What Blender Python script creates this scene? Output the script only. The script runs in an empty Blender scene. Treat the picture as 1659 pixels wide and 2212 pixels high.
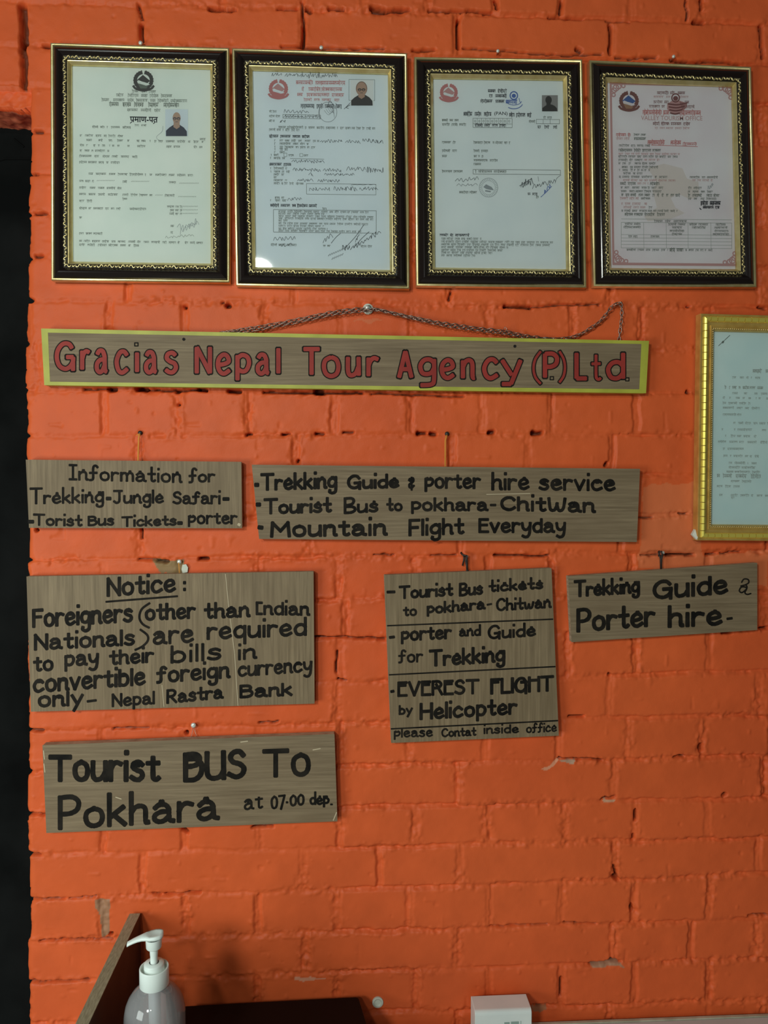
import bpy, bmesh, math, random
import numpy as np
from mathutils import Vector

random.seed(7)
RNG = np.random.default_rng(11)
S = bpy.context.scene
COL = S.collection

# ---------------------------------------------------------------- camera
CX, CY, CZ = 0.0, -1.15, 1.55
YAW, PITCH, F = math.radians(3.0), math.radians(-2.5), 1660.0
cam = bpy.data.cameras.new('camera')
cam.sensor_fit = 'VERTICAL'
cam.sensor_height = 36.0
cam.lens = F / 2212 * 36.0
cam.clip_start = 0.02
co = bpy.data.objects.new('camera', cam)
COL.objects.link(co)
co.location = (CX, CY, CZ)
co.rotation_euler = (math.pi / 2 + PITCH, 0, -YAW)
S.camera = co
FWD = Vector((math.sin(YAW) * math.cos(PITCH), math.cos(YAW) * math.cos(PITCH), math.sin(PITCH)))
RGT = Vector((math.cos(YAW), -math.sin(YAW), 0))
UPV = RGT.cross(FWD)


def ray(px, py):
    return FWD * F + RGT * (px - 829.5) - UPV * (py - 1106)


def un(px, py, y=0.0):
    """point of the vertical plane at depth y that the photo shows at this pixel"""
    d = ray(px, py)
    t = (y - CY) / d.y
    return Vector((CX + d.x * t, y, CZ + d.z * t))


def unz(px, py, z):
    """point of the horizontal plane at height z"""
    d = ray(px, py)
    t = (z - CZ) / d.z
    return Vector((CX + d.x * t, CY + d.y * t, z))


# ---------------------------------------------------------------- world, lights, exposure
w = bpy.data.worlds.new('world')
S.world = w
w.use_nodes = True
w.node_tree.nodes['Background'].inputs[0].default_value = (0.86, 1.0, 0.93, 1)
w.node_tree.nodes['Background'].inputs[1].default_value = 0.06


def area(name, loc, target, size, power, color, shape='RECTANGLE', size_y=None):
    l = bpy.data.lights.new(name, 'AREA')
    l.shape = shape
    l.size = size
    if size_y: l.size_y = size_y
    l.energy = power
    l.color = color
    o = bpy.data.objects.new(name, l)
    COL.objects.link(o)
    o.location = loc
    o.rotation_euler = (Vector(target) - Vector(loc)).to_track_quat('-Z', 'Y').to_euler()
    return o


P_ = un(554, 583, -0.012)
LAMP = P_ + 2.4 * Vector((P_.x, CY, P_.z - CZ))
area('ceiling_lamp', LAMP, (0.0, 0, 1.35), 0.15, 9.5, (0.96, 1.0, 0.92), 'ELLIPSE', 0.12)
area('key_light', (-0.80, -2.00, 2.00), (-0.10, 0, 1.1), 0.30, 15.5, (0.93, 1.0, 0.94), 'ELLIPSE', 0.26)  # added unseen key light: soft shadows round the signs, falloff to the right
area('window_daylight', (-1.35, -1.30, 1.20), (-0.25, 0, 0.85), 0.7, 13.5, (0.90, 1.0, 0.95), 'RECTANGLE', 0.6)
S.view_settings.view_transform = 'Standard'
S.view_settings.look = 'None'
S.view_settings.exposure = -0.06
S.view_settings.gamma = 1.0
S.view_settings.use_curve_mapping = False


# ---------------------------------------------------------------- materials
def lin(r, g, b):
    f = lambda c: (c / 255 / 12.92) if c <= 10 else ((c / 255 + 0.055) / 1.055) ** 2.4
    return (f(r), f(g), f(b), 1.0)


def mat(name, color, rough=0.6, metal=0.0, spec=0.5, coat=0.0):
    m = bpy.data.materials.new(name)
    m.use_nodes = True
    b = m.node_tree.nodes['Principled BSDF']
    b.inputs['Base Color'].default_value = color if len(color) == 4 else (*color, 1)
    b.inputs['Roughness'].default_value = rough
    b.inputs['Metallic'].default_value = metal
    b.inputs['Specular IOR Level'].default_value = spec
    b.inputs['Coat Weight'].default_value = coat
    return m


def nodes(m):
    return m.node_tree.nodes, m.node_tree.links, m.node_tree.nodes['Principled BSDF']


def noisy(m, c1, c2, scale, stretch=(1, 1, 1), bump=0.0, detail=6, lo=0.35, hi=0.65, dist=0.0):
    """vary the base colour between two colours with a noise"""
    n, l, b = nodes(m)
    tc = n.new('ShaderNodeTexCoord')
    mp = n.new('ShaderNodeMapping')
    mp.inputs['Scale'].default_value = stretch
    nz = n.new('ShaderNodeTexNoise')
    nz.inputs['Scale'].default_value = scale
    nz.inputs['Detail'].default_value = detail
    nz.inputs['Distortion'].default_value = dist
    cr = n.new('ShaderNodeValToRGB')
    cr.color_ramp.elements[0].position = lo
    cr.color_ramp.elements[1].position = hi
    cr.color_ramp.elements[0].color = (*c1[:3], 1)
    cr.color_ramp.elements[1].color = (*c2[:3], 1)
    l.new(tc.outputs['Object'], mp.inputs[0])
    l.new(mp.outputs[0], nz.inputs['Vector'])
    l.new(nz.outputs['Fac'], cr.inputs[0])
    l.new(cr.outputs[0], b.inputs['Base Color'])
    if bump:
        bp = n.new('ShaderNodeBump')
        bp.inputs['Strength'].default_value = bump
        bp.inputs['Distance'].default_value = 0.001
        l.new(nz.outputs['Fac'], bp.inputs['Height'])
        l.new(bp.outputs[0], b.inputs['Normal'])
    return m


def wood(name, c1, c2, c3, along='x'):
    """plywood: long grain streaks plus blotches"""
    m = mat(name, c1, 0.62, spec=0.35)
    n, l, b = nodes(m)
    tc = n.new('ShaderNodeTexCoord')
    mp = n.new('ShaderNodeMapping')
    mp.inputs['Scale'].default_value = (9, 9, 260) if along == 'x' else (260, 9, 9)
    nz = n.new('ShaderNodeTexNoise')
    nz.inputs['Scale'].default_value = 1.0
    nz.inputs['Detail'].default_value = 8
    nz.inputs['Roughness'].default_value = 0.65
    cr = n.new('ShaderNodeValToRGB')
    cr.color_ramp.elements[0].position = 0.32
    cr.color_ramp.elements[1].position = 0.7
    cr.color_ramp.elements[0].color = (*c1, 1)
    cr.color_ramp.elements[1].color = (*c2, 1)
    nz2 = n.new('ShaderNodeTexNoise')
    nz2.inputs['Scale'].default_value = 9
    nz2.inputs['Detail'].default_value = 5
    mp2 = n.new('ShaderNodeMapping')
    mp2.inputs['Scale'].default_value = (1, 1, 3) if along == 'x' else (3, 1, 1)
    mx = n.new('ShaderNodeMix')
    mx.data_type = 'RGBA'
    mr = n.new('ShaderNodeMapRange')
    mr.inputs[1].default_value = 0.4
    mr.inputs[2].default_value = 0.75
    mr.inputs[4].default_value = 0.7
    l.new(tc.outputs['Object'], mp.inputs[0])
    l.new(tc.outputs['Object'], mp2.inputs[0])
    l.new(mp.outputs[0], nz.inputs['Vector'])
    l.new(mp2.outputs[0], nz2.inputs['Vector'])
    l.new(nz.outputs['Fac'], cr.inputs[0])
    l.new(nz2.outputs['Fac'], mr.inputs[0])
    l.new(mr.outputs[0], mx.inputs['Factor'])
    l.new(cr.outputs[0], mx.inputs['A'])
    mx.inputs['B'].default_value = (*c3, 1)
    l.new(mx.outputs['Result'], b.inputs['Base Color'])
    bp = n.new('ShaderNodeBump')
    bp.inputs['Strength'].default_value = 0.25
    bp.inputs['Distance'].default_value = 0.0006
    l.new(nz.outputs['Fac'], bp.inputs['Height'])
    l.new(bp.outputs[0], b.inputs['Normal'])
    return m


M = {}
M['ply_x'] = wood('plywood_grain_across', (0.165, 0.116, 0.066), (0.31, 0.23, 0.138), (0.185, 0.128, 0.072), 'x')
M['ply_z'] = wood('plywood_grain_upright', (0.165, 0.116, 0.064), (0.32, 0.235, 0.138), (0.185, 0.13, 0.072), 'z')
M['ply_edge'] = noisy(mat('plywood_cut_edge', (0.4, 0.3, 0.19), 0.75), (0.30, 0.225, 0.14), (0.46, 0.36, 0.24), 60, (1, 1, 8))
M['marker'] = noisy(mat('black_marker_paint', (0.02, 0.018, 0.016), 0.7, spec=0.12), (0.007, 0.006, 0.005), (0.020, 0.016, 0.012), 55)
M['red'] = noisy(mat('red_sign_paint', (0.32, 0.035, 0.028), 0.55, spec=0.2), (0.29, 0.033, 0.026), (0.36, 0.042, 0.032), 40)
M['lime'] = noisy(mat('yellow_green_paint', (0.5, 0.5, 0.05), 0.5), (0.40, 0.40, 0.045), (0.50, 0.50, 0.06), 30)
M['hole'] = mat('screw_hole_dark', (0.008, 0.006, 0.005), 0.9)
M['scratch'] = mat('pale_scratch', (0.55, 0.45, 0.3), 0.8)
M['gold'] = noisy(mat('gold_leaf_moulding', (0.80, 0.64, 0.30), 0.32, 0.8), (0.76, 0.60, 0.26), (0.88, 0.73, 0.38), 80)
M['gold_dark'] = mat('antique_gold', (0.42, 0.30, 0.09), 0.4, 0.8)
M['gold_frame'] = noisy(mat('yellow_gold_frame', (0.66, 0.42, 0.05), 0.36, 0.5), (0.60, 0.37, 0.09), (0.74, 0.50, 0.14), 60)
M['gold_bead'] = mat('bright_yellow_gold', (0.95, 0.78, 0.15), 0.3, 0.5)
M['black_gloss'] = mat('black_lacquer', (0.012, 0.007, 0.006), 0.16, spec=0.5)
M['orn_base'] = mat('ornament_ground', (0.012, 0.009, 0.004), 0.5)
M['backing'] = mat('frame_backing_board', (0.2, 0.13, 0.07), 0.8)
for nm, c1, c2 in (('paper_green', (0.73, 0.80, 0.75), (0.79, 0.84, 0.79)), ('paper_white', (0.70, 0.78, 0.83), (0.75, 0.82, 0.86)),
                   ('paper_cream', (0.71, 0.77, 0.79), (0.76, 0.81, 0.82)), ('paper_pink', (0.74, 0.67, 0.71), (0.78, 0.75, 0.78)),
                   ('paper_blue', (0.66, 0.82, 0.82), (0.74, 0.87, 0.86))):
    M[nm] = noisy(mat(nm, c1, 0.85, spec=0.2), c1, c2, 14)
M['ink'] = mat('grey_print', (0.16, 0.18, 0.16), 0.9, spec=0.1)
M['ink_light'] = mat('pale_print', (0.33, 0.36, 0.33), 0.9, spec=0.1)
M['ink_black'] = mat('black_print', (0.035, 0.035, 0.045), 0.9, spec=0.1)
M['ink_red'] = mat('red_print', (0.50, 0.13, 0.12), 0.9, spec=0.1)
M['ink_pink'] = mat('pale_red_print', (0.52, 0.30, 0.30), 0.9, spec=0.1)
M['ink_maroon'] = mat('maroon_print', (0.22, 0.10, 0.10), 0.9, spec=0.1)
M['ink_blue'] = mat('blue_stamp_ink', (0.10, 0.16, 0.42), 0.9, spec=0.1)
M['pen'] = mat('pen_ink', (0.10, 0.11, 0.12), 0.9, spec=0.1)
M['pen_light'] = mat('pale_pen_ink', (0.30, 0.33, 0.35), 0.9, spec=0.1)
M['stain'] = mat('water_stain', (0.69, 0.62, 0.60), 0.9, spec=0.1)
M['ph_bg'] = mat('photo_pale_ground', (0.62, 0.70, 0.76), 0.5)
M['ph_white'] = mat('photo_white_ground', (0.72, 0.75, 0.75), 0.5)
M['ph_grey'] = mat('photo_grey_ground', (0.26, 0.25, 0.25), 0.5)
M['ph_skin'] = mat('photo_skin', (0.42, 0.27, 0.20), 0.5)
M['ph_skin_d'] = mat('photo_dark_skin', (0.22, 0.14, 0.11), 0.5)
M['ph_dark'] = mat('photo_dark_clothes', (0.03, 0.035, 0.06), 0.5)
M['ph_mono'] = mat('photo_dark_grey', (0.045, 0.042, 0.042), 0.5)
M['emb_red'] = mat('emblem_dull_red', (0.50, 0.20, 0.20), 0.9)
M['emb_blue'] = mat('emblem_blue', (0.07, 0.13, 0.34), 0.9)
M['emb_ring'] = mat('emblem_brown_red', (0.20, 0.09, 0.08), 0.9)
M['emb_tan'] = mat('emblem_tan', (0.35, 0.20, 0.13), 0.9)
M['steel'] = mat('chain_steel', (0.40, 0.27, 0.22), 0.35, 0.9)
M['nail'] = mat('bright_nail_head', (0.75, 0.76, 0.70), 0.35, 0.3)
M['nail_dark'] = mat('dark_screw', (0.05, 0.045, 0.04), 0.5, 0.6)
M['nail_blue'] = mat('zinc_bolt', (0.22, 0.34, 0.33), 0.35, 0.8)
M['thread'] = mat('orange_thread', (0.80, 0.34, 0.05), 0.7)
M['wire'] = mat('black_binding_wire', (0.025, 0.015, 0.012), 0.5)
M['putty'] = mat('white_putty', (0.66, 0.68, 0.58), 0.9)
M['white_plastic'] = mat('white_plastic', (0.86, 0.95, 0.90), 0.32)
M['white_case'] = noisy(mat('white_appliance_plastic', (0.66, 0.68, 0.64), 0.4), (0.76, 0.82, 0.80), (0.82, 0.87, 0.84), 25)
M['grey_mark'] = mat('grey_printed_mark', (0.30, 0.40, 0.36), 0.7)
M['brown_board'] = noisy(mat('dark_brown_laminate', (0.05, 0.026, 0.016), 0.5), (0.040, 0.020, 0.012), (0.060, 0.032, 0.02), 30, (12, 1, 1))
M['board_edge'] = noisy(mat('bare_board_edge', (0.27, 0.235, 0.15), 0.75), (0.28, 0.245, 0.15), (0.42, 0.37, 0.24), 90, (6, 1, 1))
M['black_case'] = mat('matt_black_case', (0.006, 0.003, 0.002), 0.6, spec=0.15)
M['desk_top'] = noisy(mat('pale_desk_laminate', (0.55, 0.58, 0.56), 0.4), (0.52, 0.55, 0.53), (0.58, 0.61, 0.59), 8)
M['desk_edge'] = noisy(mat('beige_edge_strip', (0.50, 0.45, 0.33), 0.6), (0.40, 0.36, 0.26), (0.55, 0.5, 0.38), 40)
M['desk_leg'] = mat('desk_leg_brown', (0.06, 0.04, 0.03), 0.6)
M['floor'] = noisy(mat('grey_cement_floor', (0.22, 0.21, 0.19), 0.7), (0.19, 0.18, 0.16), (0.25, 0.24, 0.22), 6)
M['black_wall'] = noisy(mat('black_painted_plaster', (0.003, 0.003, 0.003), 0.8, spec=0.03), (0.004, 0.0046, 0.0046), (0.009, 0.010, 0.010), 9, bump=0.5)


def thin_glass(name, tint, rough, extra=None, ior=1.5):
    """thin clear pane: light passes straight through, the surface mirrors by Fresnel"""
    m = bpy.data.materials.new(name)
    m.use_nodes = True
    n, l = m.node_tree.nodes, m.node_tree.links
    n.remove(n['Principled BSDF'])
    out = n['Material Output']
    tr = n.new('ShaderNodeBsdfTransparent')
    tr.inputs[0].default_value = tint
    gl = n.new('ShaderNodeBsdfGlossy')
    gl.inputs['Roughness'].default_value = rough
    fr = n.new('ShaderNodeFresnel')
    fr.inputs[0].default_value = ior
    mx = n.new('ShaderNodeMixShader')
    base = tr.outputs[0]
    if extra:
        df = n.new('ShaderNodeBsdfDiffuse')
        df.inputs[0].default_value = extra[1]
        m2 = n.new('ShaderNodeMixShader')
        m2.inputs[0].default_value = extra[0]
        l.new(tr.outputs[0], m2.inputs[1])
        l.new(df.outputs[0], m2.inputs[2])
        base = m2.outputs[0]
    l.new(fr.outputs[0], mx.inputs[0])
    l.new(base, mx.inputs[1])
    l.new(gl.outputs[0], mx.inputs[2])
    l.new(mx.outputs[0], out.inputs[0])
    return m


M['glass'] = thin_glass('picture_glass', (0.97, 0.985, 0.975, 1), 0.03)
M['bottle'] = thin_glass('clear_plastic', (0.94, 0.95, 0.95, 1), 0.07, (0.27, (0.90, 0.88, 0.89, 1)))
M['straw'] = thin_glass('milky_tube', (0.85, 0.9, 0.92, 1), 0.2, (0.6, (0.75, 0.8, 0.82, 1)))


# ---------------------------------------------------------------- mesh helpers
class MB:
    def __init__(s):
        s.v, s.f, s.mi = [], [], []

    def add(s, verts, faces, mi=0):
        o = len(s.v)
        s.v += [tuple(p) for p in verts]
        s.f += [tuple(i + o for i in f) for f in faces]
        s.mi += [mi] * len(faces)

    def box(s, lo, hi, mi=0):
        (a, b, c), (d, e, f) = lo, hi
        s.add([(a, b, c), (d, b, c), (d, e, c), (a, e, c), (a, b, f), (d, b, f), (d, e, f), (a, e, f)],
              [(0, 3, 2, 1), (4, 5, 6, 7), (0, 1, 5, 4), (1, 2, 6, 5), (2, 3, 7, 6), (3, 0, 4, 7)], mi)

    def lathe(s, prof, c, n=40, mi=0, cap=True):
        vs, fs = [], []
        for r, z in prof:
            for k in range(n):
                a = 2 * math.pi * k / n
                vs.append((c[0] + r * math.cos(a), c[1] + r * math.sin(a), c[2] + z))
        for j in range(len(prof) - 1):
            for k in range(n):
                k2 = (k + 1) % n
                fs.append((j * n + k, j * n + k2, (j + 1) * n + k2, (j + 1) * n + k))
        if cap:
            fs.append(tuple(range(n))[::-1])
            fs.append(tuple((len(prof) - 1) * n + k for k in range(n)))
        s.add(vs, fs, mi)

    def tube(s, pts, r, n=8, mi=0, closed=False):
        pts = [Vector(p) for p in pts]
        vs, fs = [], []
        N = len(pts)
        for i, p in enumerate(pts):
            a = pts[(i - 1) % N] if (closed or i > 0) else p
            b = pts[(i + 1) % N] if (closed or i < N - 1) else p
            t = (b - a).normalized()
            u = t.cross(Vector((0, 1, 0)))
            if u.length < 0.1: u = t.cross(Vector((1, 0, 0)))
            u.normalize()
            v = t.cross(u)
            rr = r[i] if isinstance(r, (list, tuple)) else r
            for k in range(n):
                an = 2 * math.pi * k / n
                vs.append(p + (u * math.cos(an) + v * math.sin(an)) * rr)
        for i in range(N if closed else N - 1):
            i2 = (i + 1) % N
            for k in range(n):
                k2 = (k + 1) % n
                fs.append((i * n + k, i * n + k2, i2 * n + k2, i2 * n + k))
        if not closed:
            fs.append(tuple(range(n))[::-1])
            fs.append(tuple((N - 1) * n + k for k in range(n)))
        s.add(vs, fs, mi)

    def build(s, name, mats, parent=None, smooth=False, label=None):
        me = bpy.data.meshes.new(name)
        me.from_pydata(s.v, [], s.f)
        for m in (mats if isinstance(mats, (list, tuple)) else [mats]):
            me.materials.append(m)
        if any(s.mi):
            me.polygons.foreach_set('material_index', s.mi)
        if smooth:
            me.polygons.foreach_set('use_smooth', [True] * len(me.polygons))
        me.update()
        o = bpy.data.objects.new(name, me)
        COL.objects.link(o)
        if parent is not None:
            # vertices are written in world space; keep them there under the parent
            o.parent = parent
            off = Vector((0, 0, 0))
            p = parent
            while p is not None:
                off += p.location
                p = p.parent
            me.transform(__import__('mathutils').Matrix.Translation(-off))
        if label: o['label'] = label
        return o


def empty(name, loc, label, cat, group=None):
    o = bpy.data.objects.new(name, None)
    o.empty_display_size = 0.02
    COL.objects.link(o)
    o.location = loc
    tag(o, label, cat, group)
    return o


def tag(o, label, cat, group=None):
    o['label'] = label
    o['category'] = cat
    if group: o['group'] = group
    return o


def struct(o):
    o['kind'] = 'structure'
    return o


def bevel(o, width, seg=2):
    b = o.modifiers.new('bevel', 'BEVEL')
    b.width = width
    b.segments = seg
    b.limit_method = 'ANGLE'
    return o


def fix_normals(o):
    bm = bmesh.new()
    bm.from_mesh(o.data)
    bmesh.ops.recalc_face_normals(bm, faces=bm.faces)
    bm.to_mesh(o.data)
    bm.free()
    return o


# ================================================================ THE BRICK WALL
LEFT = [-88, 3, 97, 187, 284, 375, 461, 555, 650, 743, 842, 941, 1035, 1118, 1211, 1305, 1395, 1490, 1576, 1669, 1760, 1847, 1945, 2033, 2122, 2212, 2303]
RIGHT = [-42, 47, 136, 222, 312, 400, 486, 575, 664, 757, 850, 937, 1027, 1112, 1192, 1282, 1360, 1453, 1547, 1637, 1727, 1812, 1893, 1990, 2075, 2162, 2250]
SB = [303, 652, 988, 1320, 1645]
HB = [225, 392, 558, 728, 888, 1050, 1208, 1370, 1528]
ROWS = {-1: [150, 320, 480, 647, 785, 921, 1070, 1214, 1366, 1516], 0: [52] + SB, 1: HB, 2: SB, 3: HB, 4: SB, 5: HB,
        6: [277, 635, 972, 1315, 1640], 7: [235, 400, 569, 735, 890, 1055, 1235, 1385, 1540], 8: [82, 300, 650, 990, 1330, 1650],
        9: [223, 386, 535, 722, 885, 1042, 1190, 1375, 1530], 10: [300, 640, 975, 1140, 1322, 1650], 11: HB, 12: [300, 669, 998, 1340, 1660],
        13: [225, 390, 560, 730, 897, 1055, 1190, 1363, 1530], 14: [300, 745, 1000, 1330, 1650], 15: [225, 390, 558, 735, 890, 1050, 1226, 1373, 1532],
        16: [300, 726, 990, 1315, 1636], 17: [221, 398, 558, 735, 885, 1047, 1205, 1359, 1515], 18: [300, 650, 990, 1324, 1648],
        19: [221, 398, 558, 735, 897, 1052, 1220, 1373, 1527], 20: [307, 652, 818, 992, 1328, 1639], 21: [220, 400, 558, 729, 885, 1054, 1212, 1370, 1530],
        22: [300, 657, 986, 1323, 1494, 1634], 23: [224, 390, 558, 729, 898, 1055, 1214, 1370, 1530], 24: SB}
DX = 0.0017
X0, X1, Z0, Z1 = -0.82, 0.93, 0.62, 2.42
nx, nz = int((X1 - X0) / DX), int((Z1 - Z0) / DX)
gx = np.linspace(X0, X1, nx)
gz = np.linspace(Z0, Z1, nz)
GX, GZ = np.meshgrid(gx, gz)


def vnoise(x, z, sc, seed):
    """smooth value noise in [-1,1]"""
    r = np.random.default_rng(seed).uniform(-1, 1, (257, 257))
    u, v = x * sc + 31.7, z * sc + 11.3
    i, j = np.floor(u).astype(int), np.floor(v).astype(int)
    fu, fv = u - i, v - j
    fu, fv = fu * fu * (3 - 2 * fu), fv * fv * (3 - 2 * fv)
    i0, j0, i1, j1 = i % 257, j % 257, (i + 1) % 257, (j + 1) % 257
    return (r[i0, j0] * (1 - fu) + r[i1, j0] * fu) * (1 - fv) + (r[i0, j1] * (1 - fu) + r[i1, j1] * fu) * fv


def fbm(x, z, sc, seed, n=3):
    t, a = 0, 1.0
    for k in range(n):
        t = t + a * vnoise(x, z, sc * 2 ** k, seed + k)
        a *= 0.5
    return t


def sstep(a, b, t):
    t = np.clip((t - a) / (b - a), 0, 1)
    return t * t * (3 - 2 * t)


WX = GX + 0.0022 * vnoise(GX, GZ, 28, 1) + 0.0013 * vnoise(GX, GZ, 110, 2)
WZ = GZ + 0.0020 * vnoise(GX, GZ, 22, 3) + 0.0012 * vnoise(GX, GZ, 120, 4)
lines = []
for yl, yr in zip(LEFT, RIGHT):
    a, b = un(62, yl), un(1550, yr)
    lines.append((a.z, (b.z - a.z) / (b.x - a.x), a.x))
LZ = [z + s * (WX - x) for z, s, x in lines]
# rows above and below the listed ones
top, bot = LZ[0], LZ[-1]
ext_up = [top + 0.0632 * k for k in range(12, 0, -1)]
ext_dn = [bot - 0.0632 * k for k in range(1, 8)]
ALL = ext_up + LZ + ext_dn
first = -1 - len(ext_up)      # row index that lies under ALL[0]
H = np.zeros_like(GX)
dline = np.full_like(GX, 9.0)
dvert = np.full_like(GX, 9.0)
BR = np.zeros_like(GX)
TILT = np.zeros_like(GX)
deep_v = np.zeros_like(GX)
rr = np.random.default_rng(5)
for k in range(len(ALL)):
    dline = np.minimum(dline, np.abs(WZ - ALL[k]))
for k in range(len(ALL) - 1):
    row = first + k
    m = (WZ <= ALL[k]) & (WZ > ALL[k + 1])
    if not m.any(): continue
    px = ROWS.get(row, SB if row % 2 == 0 else HB)
    ymid = 0.5 * (LEFT[min(max(row + 1, 0), len(LEFT) - 2)] + LEFT[min(max(row + 2, 1), len(LEFT) - 1)])
    js = sorted(un(p, ymid).x for p in px)
    st = 0.232 if len(px) < 8 else 0.114
    while js[0] > X0: js.insert(0, js[0] - st)
    while js[-1] < X1: js.append(js[-1] + st)
    js = np.array(js)
    x = WX[m]
    idx = np.searchsorted(js, x)
    lo, hi = js[np.clip(idx - 1, 0, len(js) - 1)], js[np.clip(idx, 0, len(js) - 1)]
    dvert[m] = np.minimum(np.abs(x - lo), np.abs(hi - x))
    off = rr.uniform(-0.0011, 0.0011, len(js) + 2)
    tl = rr.uniform(-0.012, 0.012, len(js) + 2)
    tz = rr.uniform(-0.02, 0.02, len(js) + 2)
    zc = 0.5 * (ALL[k][m] + ALL[k + 1][m])
    BR[m] = off[idx] + np.clip(tl[idx] * (x - 0.5 * (lo + hi)), -.0009, .0009) + tz[idx] * (WZ[m] - zc)
# how open the mortar is, changing along the joints
openh = sstep(-0.25, 0.75, fbm(GX, GZ * 0.3, 9, 40) + 0.35 * vnoise(GX, GZ, 60, 44))
openv = sstep(-0.3, 0.8, fbm(GX, GZ, 8, 50) + 0.35 * vnoise(GX, GZ, 60, 54))
gh = 1 - sstep(0.0012, 0.0050, dline)
gv = 1 - sstep(0.0038, 0.0072, dvert)
H += BR
H -= gh * (0.0009 + 0.0026 * openh)
H -= gv * (1 - gh * 0.6) * (0.0010 + 0.0024 * openv)
near = np.maximum(1 - sstep(0.002, 0.011, dline), 1 - sstep(0.005, 0.015, dvert))
lump = fbm(GX, GZ, 130, 60, 3)
patchy = 0.25 + 0.75 * sstep(-0.35, 0.3, vnoise(GX, GZ, 14, 64))
H += near * patchy * 0.0019 * lump
H += 0.00032 * fbm(GX, GZ, 45, 70, 3) + 0.0009 * vnoise(GX, GZ, 7, 75)
# paint drips and nicks
drip = np.clip(vnoise(GX, GZ, 75, 80) - 0.80, 0, 1)
H += drip * 0.006
nick = np.clip(vnoise(GX, GZ, 60, 85) - 0.86, 0, 1)
H -= nick * 0.010

PITS = np.zeros_like(GX)


def seg_dist(ax, az, bx, bz):
    dx, dz = bx - ax, bz - az
    L2 = dx * dx + dz * dz + 1e-12
    t = np.clip(((WX - ax) * dx + (WZ - az) * dz) / L2, 0, 1)
    return np.hypot(WX - ax - t * dx, WZ - az - t * dz)


def pit(x0, y0, x1, y1, wpx, depth):
    a, b = un(x0, y0), un(x1, y1)
    hw = wpx * 0.5 / 1443
    d = seg_dist(a.x, a.z, b.x, b.z)
    global H, PITS
    g = 1 - sstep(hw * 0.55, hw * 1.25 + 0.0006, d)
    H = H - g * depth
    PITS = np.maximum(PITS, g)


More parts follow.
